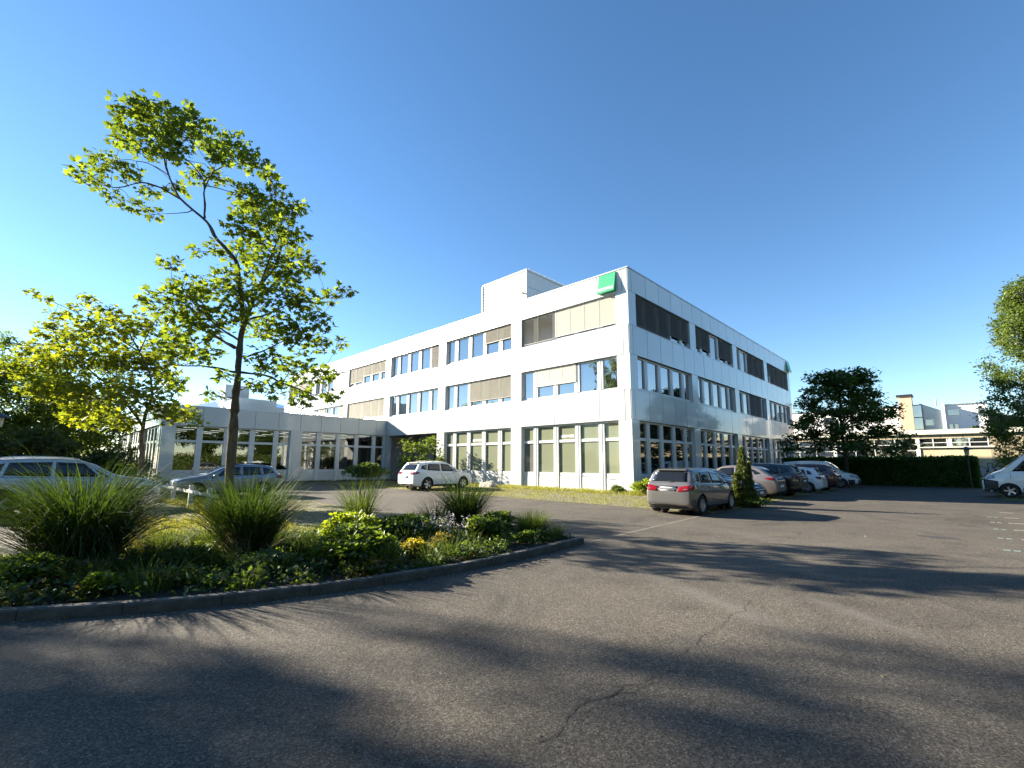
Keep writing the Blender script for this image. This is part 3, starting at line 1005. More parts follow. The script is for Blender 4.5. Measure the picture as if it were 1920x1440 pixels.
# ------------------------------------------------------------------ low wing
wing = thing('low_wing', 'single storey white panelled wing with tall windows joining the office block', 'building', (0, 27.5, 0))
WX, WL = -18.25, 25.0
ZF0, ZF1 = 4.39, 5.84
mb = MB()
mb.box(WX + .05, .05, ZF0 + .01, -.02, WL, ZF1 - .03)
mb.box(WX + .36, WL - .3, 0, 0, WL, 4.4)
mb.build('wall_core', M['core'], wing)
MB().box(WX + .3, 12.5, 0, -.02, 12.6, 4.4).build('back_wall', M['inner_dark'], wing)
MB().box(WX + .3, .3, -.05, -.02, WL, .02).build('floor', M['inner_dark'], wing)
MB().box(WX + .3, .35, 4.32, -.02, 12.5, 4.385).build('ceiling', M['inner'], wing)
for i in range(7):
    for j in range(4):
        MB().box(WX + 1.6 + i * 2.4, 1.4 + j * 2.6, 4.29, WX + 1.6 + i * 2.4 + 1.2, 1.55 + j * 2.6, 4.315).build('ceiling_light', M['lit'], wing)
MB().box(WX - .03, -.03, ZF1 - .04, .0, .25, ZF1 + .05).box(WX - .03, .25, ZF1 - .04, WX + .25, WL, ZF1 + .05).build('roof_edge', M['coping'], wing)
MB().box(WX + .25, .25, ZF1 - .1, -.0, WL, ZF1 - .02).build('roof', M['roofing'], wing)
for zz in (ZF0,):
    MB().box(WX - .012, -.012, zz - .014, -.0, .05, zz + .014).box(WX - .012, .05, zz - .014, WX + .05, WL, zz + .014).build('drip_rail', M['coping'], wing)
e = [WX] + [x for x in sorted([-1.17 - MOD * k for k in range(12)]) if x > WX + .3] + [-.02]
for a, b in zip(e[:-1], e[1:]):
    place('facade_panel', 'R', a + .014, 0, ZF0 + .015, b - a - .028, .04, ZF1 - ZF0 - .06, M['panel'], wing)
e = [.045] + [.6 + MOD * k for k in range(14)] + [WL]
for a, b in zip(e[:-1], e[1:]):
    link('facade_panel', dbox('L', b - a - .028, .04, ZF1 - ZF0 - .06, 'facade_panel'), M['panel'], wing, (WX, a + .014, ZF0 + .015))
for a, b in ((WX + .05, -17.38), (-9.22, -8.24), (-.20, -.02)):
    MB().box(a, .012, 0, b, .40, ZF0 - .015).build('pillar', M['panel'], wing)

def wing_window(u0, u1, mull, side):
    mb = MB()
    def bx(a, b, d0, d1, z0, z1):
        if side == 'F': mb.box(a, d0, z0, b, d1, z1)
        else: mb.box(WX + d0, a, z0, WX + d1, b, z1)
    z1 = ZF0 - .015
    bx(u0, u1, .20, .34, z1 - .10, z1); bx(u0, u1, .20, .34, 3.12, 3.30); bx(u0, u1, .21, .34, .88, 1.06); bx(u0, u1, .24, .34, 0, .88)
    for u in mull: bx(u - .20, u + .20, .165, .34, .02, z1 - .10)
    bx(u0, u0 + .07, .19, .34, .02, z1 - .1); bx(u1 - .07, u1, .19, .34, .02, z1 - .1)
    w = mb.build('window', M['frame'], wing)
    ed = [u0] + list(mull) + [u1]
    for k, (a, b) in enumerate(zip(ed[:-1], ed[1:])):
        aa = a + (.20 if k else .07); bb = b - (.20 if k < len(ed) - 2 else .07)
        for za, zb in ((1.06, 3.12), (3.30, z1 - .10)):
            q = MB()
            if side == 'F': q.box(aa, .27, za, bb, .28, zb)
            else: q.box(WX + .27, aa, za, WX + .28, bb, zb)
            q.build('pane', M['clear_glass'], w)
        q = MB()
        if side == 'F': q.box(aa + .03, .205, .05, bb - .03, .235, .84)
        else: q.box(WX + .205, aa + .03, .05, WX + .235, bb - .03, .84)
        q.build('infill_panel', M['panel'], w)
wing_window(-8.24, -.20, [-1.25 - MOD * k for k in (3, 2, 1, 0)], 'F')
wing_window(-17.38, -9.22, [-1.25 - MOD * k for k in (8, 7, 6, 5)], 'F')
for k in range(3):
    y0 = .95 + k * 8.1
    wing_window(y0, y0 + 7.1, [y0 + 1.42 * q for q in (1, 2, 3, 4)], 'S')
    MB().box(WX + .012, y0 - .95 + (.42 if k == 0 else 0), 0, WX + .4, y0, ZF0 - .015).build('pillar', M['panel'], wing)
MB().box(WX + .012, 24.2, 0, WX + .4, WL, ZF0 - .015).build('pillar', M['panel'], wing)

# white hipped rooflight and its dark vent on the wing roof
rt = thing('roof_lantern', 'white tent shaped rooflight with stepped grey front on the low wing roof', 'rooflight', (-9.0, 42.0, ZF1 - .02))
mb = MB(); mb.add([(-8.0, -12.5, .02), (7.5, -12.5, .02), (7.5, 9, .02), (-8.0, 9, .02), (-.6, -.5, 2.75), (.6, -.5, 2.75), (.6, .8, 2.75), (-.6, .8, 2.75)],
                  [(0, 1, 5, 4), (1, 2, 6, 5), (2, 3, 7, 6), (3, 0, 4, 7), (4, 5, 6, 7), (0, 3, 2, 1)])
mb.build('roof', M['panel'], rt)
MB().box(-2.1, -.6, 2.6, .2, 1.2, 4.0).build('vent_box', M['zinc'], rt)
MB().box(-3.6, -11.0, 0, -.4, -6.0, 1.42).build('upper_step', M['panel'], rt)
MB().box(-4.0, -12.1, 0, -.1, -11.02, .72).build('lower_step', M['panel'], rt)

# ------------------------------------------------------------------ workshop behind the hedge
shop = thing('workshop_building', 'long low yellowish concrete workshop behind the hedge', 'building', (48, .19, 0))
shop.scale = (1, 1.014, 1.012)
WY0, WY1 = -34.0, 30.0
wallb = MB()
wallb.box(.3, WY0, 0, 12, WY1, 5.4)
wallb.build('wall_core', M['core'], shop)
mb = MB(); mb.box(0, WY0, 0, .3, -16.1, 5.2); mb.build('stained_wall', M['wall_stain'], shop)
mb = MB(); mb.box(0, -16.1, 0, .3, -10.43, 3.72); mb.build('sill_wall', M['wall_yellow'], shop)
mb = MB(); mb.box(0, -10.15, 0, .3, WY1, 2.0); mb.build('sill_wall', M['wall_yellow'], shop)
mb = MB(); mb.box(-.02, -16.1, 4.74, .3, WY1, 5.2); mb.build('lintel', M['wall_yellow'], shop)
mb = MB(); mb.box(-.35, WY0, 5.2, 12.2, WY1, 5.72); mb.build('cornice', M['cream_band'], shop)
mb = MB(); mb.box(-.22, -16.4, 3.66, .05, -10.2, 3.76); mb.build('sill', M['cream_band'], shop)
for y in (-10.43, -2.4, 5.7, 13.8, 21.9):
    mb = MB(); mb.box(-.10, y, 0, .3, y + .30, 4.74); mb.build('pillar', M['render_white'], shop)
def shop_win(y0, y1, z0, z1, nm, nt):
    mb = MB()
    for k in range(nm + 1):
        y = y0 + (y1 - y0) * k / nm; mb.box(.02, y - .05, z0, .14, y + .05, z1)
    for k in range(nt + 1):
        z = z0 + (z1 - z0) * k / nt; mb.box(.03, y0, z - .04, .13, y1, z + .04)
    w = mb.build('window', M['frame'], shop)
    for k in range(nm):
        for j in range(nt):
            ya = y0 + (y1 - y0) * k / nm; za = z0 + (z1 - z0) * j / nt
            link('pane', shared_box(('pane', 'shop', round((y1 - y0) / nm, 2), round((z1 - z0) / nt, 2)), 0, 0, 0, .01, (y1 - y0) / nm - .1, (z1 - z0) / nt - .08), M['glass'] if random.random() < .5 else M['glass_dark'], w, (.09, ya + .05, za + .04))
shop_win(-16.0, -13.12, 3.76, 4.74, 2, 2)
shop_win(-12.77, -10.43, 3.76, 4.74, 2, 2)
MB().box(.05, -13.12, 3.76, .2, -12.77, 4.74).build('window_post', M['render_white'], shop)
for y in (-10.13, -2.1, 6.0, 14.1): shop_win(y, y + 7.7, 2.0, 4.74, 4, 4)
# rain streak brackets under the sill and beam joints
for y in (-15.9, -14.1, -12.25, -10.6, -8.2, -6.0): MB().box(-.03, y - .02, 4.76, -.02, y + .02, 5.19).build('joint', M['core'], shop)
# spray painted letters on the shaded lower wall
rg = random.Random(11)
gw, gk = MB(), MB()
for k in range(8):
    y = -14.9 - k * .68; z = .55 + rg.uniform(0, .2)
    n = 9; pts = []
    for q in range(n):
        a = 2 * PI * q / n + rg.uniform(-.2, .2); r_ = rg.uniform(.22, .62)
        pts.append((y - .35 - math.cos(a) * r_ * .8, z + .55 + math.sin(a) * r_ * 1.15))
    gw.add([(-.006, y - .35, z + .55)] + [(-.006, p_[0], p_[1]) for p_ in pts], [(0, 1 + q, 1 + (q + 1) % n) for q in range(n)])
    cr_ = catmull([(0, p_[0], p_[1]) for p_ in pts + pts[:1]], 3)
    for a, b in zip(cr_[:-1], cr_[1:]): gk.bar((-.012, a.y, a.z), (-.012, b.y, b.z), .006, rg.uniform(.04, .10))
gw.build('graffiti_fill', M['graf_white'], shop); gk.build('graffiti_outline', M['graf_black'], shop)

# ------------------------------------------------------------------ houses behind the workshop
res = thing('apartment_house', 'white rendered flat roofed house with small dark windows behind the workshop', 'building', (75, 0, 0))
MB().box(0, -17.3, 0, 12, -12.3, 11.15).build('wall', M['render_white'], res)
MB().box(.4, -7.0, 0, 12, 13, 11.35).build('wall', M['render_white'], res)
MB().box(-.2, -17.35, 11.15, 12.1, -12.3, 11.27).box(.2, -7.0, 11.35, 12.1, 13, 11.45).build('roof_edge', M['coping'], res)
mb = MB(); mb.add([(-.9, -12.35, 0), (-.9, -9.7, 0), (6, -9.7, 0), (6, -12.35, 0), (-.9, -12.35, 10.2), (-.9, -9.7, 11.6), (6, -9.7, 11.6), (6, -12.35, 10.2)],
                  [(0, 3, 2, 1), (4, 5, 6, 7), (0, 1, 5, 4), (1, 2, 6, 5), (2, 3, 7, 6), (3, 0, 4, 7)])
mb.build('zinc_bay', M['zinc'], res)
MB().box(-1.5, -12.6, 0, 6, -12.36, 11.2).build('fin_wall', M['render_white'], res)
for (y0, y1, z0, z1) in ((-16.95, -16.3, 9.2, 10.35), (-14.2, -12.9, 9.5, 10.4), (-13.9, -13.5, 7.3, 8.1), (-13.3, -12.9, 7.3, 8.1), (-16.2, -15.2, 6.9, 7.7), (-4.9, -3.2, 8.9, 10.2), (-1.9, -.2, 8.9, 10.2), (2.0, 3.7, 8.9, 10.2), (6, 7.6, 8.9, 10.2), (-4.9, -3.2, 5.6, 7.2)):
    xo = 0 if y0 < -12 else .4
    f = MB(); f.box(xo - .04, y0 - .08, z0 - .08, xo + .0, y1 + .08, z0); f.box(xo - .04, y0 - .08, z1, xo, y1 + .08, z1 + .08); f.box(xo - .04, y0 - .08, z0, xo, y0, z1); f.box(xo - .04, y1, z0, xo, y1 + .08, z1)
    w = f.build('window', M['frame'], res)
    MB().box(xo - .02, y0, z0, xo - .005, y1, z1).build('pane', M['glass_dark'], w)
f = MB(); f.box(-.96, -11.2, 7.9, -.9, -10.1, 9.0)
w = f.build('window', M['frame'], res); MB().box(-.98, -11.1, 8.0, -.965, -10.2, 8.9).build('pane', M['glass_dark'], w)
stk = MB(); stk.lathe([(.12, 11.3), (.12, 12.6)], 10, 'Z', True)
for i, v in enumerate(stk.v): stk.v[i] = (v[0] + 3, v[1] - 11.6, v[2])
stk.build('flue_pipe', M['coping'], res)

tow = thing('stair_shaft', 'apricot rendered shaft with dark cap rising over the white house', 'tower', (73, -8.05, 0))
MB().box(0, -.82, 0, 2.4, .85, 12.75).build('wall', M['tower_orange'], tow)
MB().box(-.25, -1.0, 12.75, 2.6, 1.05, 13.05).build('cap', M['dark_metal'], tow)
gs = MB(); gs.box(.3, -1.9, 0, 2.2, -.84, 11.3); gs.build('glass_shaft', M['glass'], tow)
fr_ = MB()
for z in (0, 2.4, 4.8, 7.2, 9.2, 11.2): fr_.box(.24, -1.95, z, .32, -.84, z + .14)
fr_.box(.24, -1.98, 0, .34, -1.86, 11.4)
fr_.build('shaft_frame', M['dark_metal'], tow)

# ------------------------------------------------------------------ vehicles
def interp(prof, x):
    if x <= prof[0][0]: return prof[0][1]
    for (a, za), (b, zb) in zip(prof[:-1], prof[1:]):
        if x <= b:
            t = (x - a) / (b - a)
            return za + (zb - za) * t
    return prof[-1][1]


def smooth_prof(prof, n=220, it=3):
    xs = np.linspace(prof[0][0], prof[-1][0], n)
    zs = np.array([interp(prof, x) for x in xs])
    for _ in range(it):
        zs[1:-1] = (zs[:-2] + 2 * zs[1:-1] + zs[2:]) / 4
    return xs, zs


def car_body(S):
    """lofted shell: half sections swept along the car, wheel openings cut in"""
    L, W, top, belt = S['L'], S['W'], S['top'], S['belt']
    xs, zs = smooth_prof(top, it=S.get('smooth', 5))
    x0, x1 = top[0][0], top[-1][0]
    st = list(np.linspace(x0, x1, 96))
    zb0 = S['clear']
    tum = S.get('tumble', 0.30)
    secs = []
    for x in st:
        u = 2 * (x - (x0 + x1) / 2) / (x1 - x0)
        zt = float(np.interp(x, xs, zs))
        e = abs(u)
        wf = S.get('wf', 0.80) if u > 0 else S.get('wr', 0.86)
        pw = 4.2 if u > 0 else 5.5
        w = W / 2 * (1 - (1 - wf) * e ** pw)
        zb = zb0 + 0.10 * max(0, (e - .86) / .14) ** 2
        bl = interp(belt, x)
        bl = min(bl, zt - 0.035)
        g = zt - bl
        sh = max(0.0, min(1.0, g / 0.5))
        wr_ = w * (0.955) - tum * g * (0.35 + 0.65 * sh)
        if g < .12: wr_ = w * .955 - .05 * (g / .12) * 1.2
        rr = min(0.09, g * .45)
        H_ = bl - zb
        pts = [(0, 0, zb + .015), (0, .80 * w, zb), (0, .955 * w, zb + .05), (0, .985 * w, zb + .22 * H_), (0, 1.0 * w, zb + .52 * H_), (0, .995 * w, zb + .78 * H_), (0, .965 * w, bl - .012), (0, .94 * w, bl + min(.02, g * .3)),
               (0, .94 * w + (wr_ - .94 * w) * .55, bl + g * .5), (0, wr_, zt - rr), (0, wr_ * .90, zt - rr * .32), (0, wr_ * .55, zt - .006), (0, 0, zt)]
        secs.append([(x, p.y, p.z) for p in catmull(pts, 3)])
    n = len(secs[0])
    # rounded closing at both ends
    def close(sec, dx):
        out = []
        c = Vector((0, sum(p[2] for p in sec) / len(sec)))
        for k in (1, 2, 3):
            a = k / 3 * PI / 2
            r = .075
            ins = r * (1 - math.cos(a)); off = r * .8 * math.sin(a)
            s2 = []
            for p in sec:
                hw = max(abs(q[1]) for q in sec)
                y = p[1] * (1 - ins / hw * 1.0); z = p[2] + (c.y - p[2]) * (ins / .45)
                s2.append((p[0] + dx * off, y, z))
            out.append(s2)
        for sc in (.72, .42, .15):
            out.append([(s2[0][0] + dx * .004 * (1 - sc), q[1] * sc, c.y + (q[2] - c.y) * sc) for q in s2])
        return out
    rear = close(secs[0], -1); front = close(secs[-1], 1)
    secs = list(reversed(rear)) + secs + front
    V, F = [], []
    for s_ in secs: V += s_
    m = len(secs)
    for i in range(m - 1):
        for k in range(n - 1):
            F.append([i * n + k, (i + 1) * n + k, (i + 1) * n + k + 1, i * n + k + 1])
    Va = np.array(V)
    r = S['r'] + S.get('gap', .055)
    keep = []
    for f in F:
        c = Va[f].mean(axis=0)
        cut = False
        for xw in (S['xr'], S['xf']):
            if (c[0] - xw) ** 2 + (c[2] - S['r']) ** 2 < r * r and c[1] > W * .28: cut = True
        if not cut: keep.append(f)
    # snap rim of the opening to the circle
    cnt = {}
    for f in keep:
        for a, b in zip(f, f[1:] + f[:1]):
            cnt[(min(a, b), max(a, b))] = cnt.get((min(a, b), max(a, b)), 0) + 1
    for (a, b), c in cnt.items():
        if c == 1:
            for i in (a, b):
                for xw in (S['xr'], S['xf']):
                    d = math.hypot(Va[i, 0] - xw, Va[i, 2] - S['r'])
                    if d < r + .12 and Va[i, 1] > W * .25:
                        Va[i, 0] = xw + (Va[i, 0] - xw) * r / d
                        Va[i, 2] = S['r'] + (Va[i, 2] - S['r']) * r / d
    N_ = len(Va)
    Vm = Va.copy(); Vm[:, 1] *= -1
    allV = np.vstack([Va, Vm])
    allF = keep + [[i + N_ for i in reversed(f)] for f in keep]
    mb = MB(); mb.v = [tuple(p) for p in allV]; mb.f = [tuple(f) for f in allF]
    # end caps
    for base in (0, m - 1):
        ring = [base * n + k for k in range(n)] + [N_ + base * n + k for k in range(n - 2, 0, -1)]
        mb.f.append(tuple(ring))
    me = mb.mesh('body')
    import bmesh
    bm = bmesh.new(); bm.from_mesh(me)
    bmesh.ops.remove_doubles(bm, verts=bm.verts, dist=.0006)
    bmesh.ops.delete(bm, geom=[v for v in bm.verts if not v.link_faces], context='VERTS')
    bmesh.ops.recalc_face_normals(bm, faces=bm.faces)
    for f in bm.faces: f.smooth = True
    bm.to_mesh(me); bm.free()
    return me


class Car:
    def __init__(s, name, S, paint):
        s.S = S
        s.root = thing(name, None, None)
        me = car_body(S)
        s.body = link('body', me, paint, s.root)
        vs_ = [v.co.copy() for v in me.vertices]
        s.bvh = BVHTree.FromPolygons(vs_, [tuple(p.vertices) for p in me.polygons])
        s.paint = paint

    def patch(s, name, quad, d, mat, nu=6, nv=4, off=.006, parent=None, mirror=False, thick=.014):
        """a piece that lies on the shell: quad of 3-D guesses pressed on along d"""
        q = [Vector(p) for p in quad]; d = Vector(d).normalized()
        for sgn in ((1, -1) if mirror else (1,)):
            mb = MB(); top = []
            for j in range(nv + 1):
                for i in range(nu + 1):
                    u, v = i / nu, j / nv
                    p = (q[0] * (1 - u) + q[1] * u) * (1 - v) + (q[3] * (1 - u) + q[2] * u) * v
                    hit = s.bvh.ray_cast(p - d * 2.0, d)
                    c = hit[0] if hit[0] is not None and (hit[0] - p).length < .6 else p
                    top.append(c)
            fr = [c - d * off for c in top]; bk = [c + d * (thick - off) for c in top]
            w = nu + 1
            fs_ = [(j * w + i, j * w + i + 1, (j + 1) * w + i + 1, (j + 1) * w + i) for j in range(nv) for i in range(nu)]
            n = len(fr)
            rim = [i for i in range(w)] + [j * w + nu for j in range(1, nv + 1)] + [nv * w + i for i in range(nu - 1, -1, -1)] + [j * w for j in range(nv - 1, 0, -1)]
            side = [(a, n + a, n + b, b) for a, b in zip(rim, rim[1:] + rim[:1])]
            vs_ = [(p.x, p.y * sgn, p.z) for p in fr + bk]
            f0 = fs_[len(fs_) // 2]
            nn = (fr[f0[1]] - fr[f0[0]]).cross(fr[f0[2]] - fr[f0[0]])
            if nn.dot(d) > 0: fs_ = [tuple(reversed(f)) for f in fs_]; side = [tuple(reversed(f)) for f in side]
            if sgn < 0: fs_ = [tuple(reversed(f)) for f in fs_]; side = [tuple(reversed(f)) for f in side]
            mb.add(vs_, fs_ + side)
            me = mb.mesh(name)
            for p in me.polygons[:len(fs_)]: p.use_smooth = True
            o = link(name, me, mat, parent or s.root)
        return o

    def side(s, name, xz, mat, **kw):
        """quad in side view: rear-bottom, front-bottom, front-top, rear-top"""
        W = s.S['W']
        s.patch(name, [(x, W * .45, z) for x, z in xz], (0, -1, 0), mat, mirror=True, **kw)

    def wheels(s, rim_mesh, tyre_mesh):
        S = s.S
        for x in (S['xr'], S['xf']):
            for sg in (1, -1):
                w = link('wheel', tyre_mesh, M['tyre'], s.root, (x, sg * (S['W'] / 2 - .125), S['r']))
                w.rotation_euler = (0, 0, 0 if sg > 0 else PI)
                link('rim', rim_mesh, M['rim'], w)
                link('brake', BRAKE, M['hub_dark'], w)
                k = S['r'] / .33
                w.scale = (k, 1, k)
        mb = MB(); r = S['r'] + S.get('gap', .055) + .01
        for x in (S['xr'], S['xf']):
            for sg in (1, -1):
                n = 20; ya, yb = sg * .42, sg * (S['W'] / 2 - .03)
                vs_, fs_ = [], []
                for k in range(n + 1):
                    a = -R(25) + (PI + R(50)) * k / n
                    for y in (ya, yb): vs_.append((x + r * math.cos(a), y, S['r'] + r * math.sin(a)))
                for k in range(n): fs_.append((2 * k, 2 * k + 1, 2 * k + 3, 2 * k + 2))
                vs_.append((x, ya, S['r'])); c = len(vs_) - 1
                for k in range(n): fs_.append((2 * k, 2 * k + 2, c))
                mb.add(vs_, fs_)
        mb.box(S['xr'] - .5, -S['W'] / 2 + .22, S['clear'] - .03, S['xf'] + .5, S['W'] / 2 - .22, S['clear'] + .05)
        mb.build('wheel_housing', M['black'], s.root)

    def mirrors(s, x, z, mat=None):
        for sg in (1, -1):
            mb = MB(); y = sg * (s.S['W'] / 2 - .02)
            pts = []
            for (dx, k) in ((-.045, .8), (.02, 1.0), (.09, .55)):
                for a in range(8):
                    t = 2 * PI * a / 8
                    pts.append((x + dx, y + sg * .12 + .105 * k * math.cos(t), z + .07 * k * math.sin(t)))
            fs_ = [(i * 8 + a, i * 8 + (a + 1) % 8, (i + 1) * 8 + (a + 1) % 8, (i + 1) * 8 + a) for i in range(2) for a in range(8)]
            fs_ += [tuple(range(7, -1, -1)), tuple(range(16, 24))]
            mb.add(pts, fs_)
            mb.box(x - .02, y - sg * .06, z - .05, x + .03, y + sg * .06, z - .015)
            mb.build('wing_mirror', mat or s.paint, s.root, smooth=True)

    def finish(s, label, cat, group, loc, rz):
        tag(s.root, label, cat, group); s.root.location = (loc[0], loc[1], loc[2] if len(loc) > 2 else 0)
        s.root.rotation_euler = (0, 0, rz)
        return s.root


def tyre_rim(style):
    t = MB(); t.lathe([(.215, -.10), (.235, -.105), (.30, -.11), (.325, -.085), (.33, -.03), (.33, .03), (.325, .085), (.30, .11), (.235, .105), (.215, .10)], 28, 'Y')
    rm = MB(); rm.lathe([(.228, -.09), (.222, .06), (.236, .098), (.222, .102), (.205, .06), (.205, -.09)], 28, 'Y')
    ns, dbl = style
    for k in range(ns):
        for q in ((-1, 1) if dbl else (0,)):
            a = 2 * PI * k / ns + q * .16
            a2 = 2 * PI * k / ns + q * .05
            wd = .020 if dbl else .03
            p0 = Vector((.05 * math.cos(a2), .075, .05 * math.sin(a2))); p1 = Vector((.212 * math.cos(a), .090, .212 * math.sin(a)))
            dirv = (p1 - p0).normalized(); n = dirv.cross(Vector((0, 1, 0))).normalized()
            vs_ = [p0 - n * wd, p0 + n * wd, p1 + n * wd * 1.2, p1 - n * wd * 1.2]
            vs_ += [v - Vector((0, .035, 0)) for v in vs_]
            rm.add(vs_, [(0, 1, 2, 3), (7, 6, 5, 4), (0, 4, 5, 1), (1, 5, 6, 2), (2, 6, 7, 3), (3, 7, 4, 0)])
    rm.lathe([(.0, .085), (.045, .085), (.06, .07), (.06, .03)], 14, 'Y')
    return t.mesh('tyre', True), rm.mesh('rim')
b_ = MB(); b_.lathe([(.0, .01), (.15, .01), (.20, -.02), (.2, -.05)], 20, 'Y')
BRAKE = b_.mesh('brake')
TYRE, RIM10 = tyre_rim((10, False))
_, RIM5 = tyre_rim((5, True))
_, RIM5S = tyre_rim((5, False))


def common(c, S, G):
    """windows, lamps, plates and gaps from a small table"""
    W = S['W']
    for q in G['side_glass']: c.side('side_window', q, M['car_glass'], nu=7, nv=4, off=.005)
    ws = G['windscreen']; c.patch('windscreen', [(ws[0], -ws[2], ws[1]), (ws[0], ws[2], ws[1]), (ws[3], ws[5], ws[4]), (ws[3], -ws[5], ws[4])], (-.75, 0, -1), M['car_glass'], 8, 5, .005)
    if 'rear_glass' in G:
        rg_ = G['rear_glass']; c.patch('rear_window', [(rg_[0], rg_[2], rg_[1]), (rg_[0], -rg_[2], rg_[1]), (rg_[3], -rg_[5], rg_[4]), (rg_[3], rg_[5], rg_[4])], (1, 0, -.45), M['car_glass'], 8, 5, .006)
    for q in G.get('tail', []): c.patch('tail_lamp', q, (1, 0, 0), M['lens_red'], 6, 4, .012, mirror=True)
    for q in G.get('tail_side', []): c.side('tail_lamp', q, M['lens_red'], nu=4, nv=4, off=.008)
    for q in G.get('head', []): c.patch('headlamp', q, (-1, 0, 0), M['lens_clear'], 6, 4, .01, mirror=True)
    for q in G.get('head_side', []): c.side('headlamp', q, M['lens_clear'], nu=4, nv=3, off=.008)
    for q in G.get('rear_black', []): c.patch('bumper_insert', q, (1, 0, 0), M['black'], 8, 3, .007)
    for q in G.get('front_black', []): c.patch('grille', q, (-1, 0, 0), M['black'], 8, 3, .008)
    if 'plate_r' in G:
        x, z = G['plate_r']; c.patch('number_plate', [(x, .26, z - .055), (x, -.26, z - .055), (x, -.26, z + .055), (x, .26, z + .055)], (1, 0, 0), M['plate'], 2, 1, .02)
    if 'plate_f' in G:
        x, z = G['plate_f']; c.patch('number_plate', [(x, -.26, z - .055), (x, .26, z - .055), (x, .26, z + .055), (x, -.26, z + .055)], (-1, 0, 0), M['plate'], 2, 1, .03)
    for xa, za, xb, zb in G.get('gaps', []): c.side('panel_gap', [(xa - .006, za), (xa + .006, za), (xb + .006, zb), (xb - .006, zb)], M['seam'], nu=1, nv=8, off=.0015)
    for x, z in G.get('handles', []): c.side('door_handle', [(x - .1, z - .015), (x + .1, z - .015), (x + .1, z + .015), (x - .1, z + .015)], c.paint, nu=4, nv=1, off=.03, thick=.035)
    for q in G.get('sill', []): c.side('sill_trim', q, M['black'], nu=10, nv=6, off=.012)
    for q in G.get('trim', []): c.side('window_trim', q, M['chrome'], nu=10, nv=1, off=.008)


# --- body shapes --------------------------------------------------------------
HATCH = dict(L=4.36, W=1.79, clear=.20, r=.32, xr=-1.40, xf=1.30, tumble=.30, wf=.78, wr=.88,
             top=[(-2.10, .88), (-2.07, .98), (-1.98, 1.09), (-1.78, 1.43), (-1.62, 1.50), (-.9, 1.555), (-.3, 1.56), (.15, 1.51), (.55, 1.36), (1.12, 1.05), (1.35, .99), (1.75, .90), (2.02, .77), (2.11, .66)],
             belt=[(-2.2, .98), (-1.7, 1.03), (0, .97), (1.1, .90), (2.2, .72)])
HATCH_G = dict(side_glass=[[(-1.35, 1.06), (-.50, 1.03), (-.50, 1.43), (-1.25, 1.40)], [(-.42, 1.03), (.60, 1.00), (.28, 1.38), (-.42, 1.43)], [(.66, .995), (.92, .985), (.55, 1.22), (.45, 1.28)], [(-1.66, 1.12), (-1.43, 1.09), (-1.34, 1.37), (-1.55, 1.30)]],
               windscreen=(1.02, 1.08, .66, .22, 1.46, .56), rear_glass=(-1.99, 1.09, .62, -1.72, 1.44, .55),
               tail=[[(-2.1, .80, .80), (-2.1, .36, .76), (-2.1, .36, .92), (-2.1, .80, 1.00)]], tail_side=[[(-2.13, .82), (-1.88, .86), (-1.80, .97), (-2.08, 1.0)]],
               head=[[(2.1, .40, .66), (2.1, .74, .66), (2.0, .76, .80), (2.0, .42, .80)]], plate_r=(-2.15, .85), plate_f=(2.2, .48),
               rear_black=[[(-2.17, .31, .79), (-2.17, -.31, .79), (-2.17, -.34, .935), (-2.17, .34, .935)], [(-2.17, .6, .23), (-2.17, -.6, .23), (-2.17, -.66, .33), (-2.17, .66, .33)]],
               front_black=[[(2.2, -.45, .30), (2.2, .45, .30), (2.2, .45, .42), (2.2, -.45, .42)], [(2.2, -.35, .55), (2.2, .35, .55), (2.2, .35, .70), (2.2, -.35, .70)]],
               gaps=[(-.46, .30, -.46, 1.02), (.98, .32, .80, .98), (-1.12, .72, -1.4, 1.05)], handles=[(-.72, .88), (.25, .86)], sill=[[(-1.0, .22), (.9, .22), (.9, .29), (-1.0, .29)]])
SUV = dict(L=4.9, W=1.94, clear=.24, r=.385, xr=-1.45, xf=1.48, tumble=.27, wf=.80, wr=.88,
           top=[(-2.37, 1.04), (-2.34, 1.12), (-2.22, 1.22), (-1.98, 1.60), (-1.80, 1.70), (-1.0, 1.76), (-.2, 1.76), (.2, 1.71), (.6, 1.56), (1.13, 1.22), (1.4, 1.15), (2.0, 1.06), (2.25, .94), (2.35, .78)],
           belt=[(-2.4, 1.17), (-1.5, 1.16), (0, 1.11), (1.1, 1.06), (2.4, .88)])
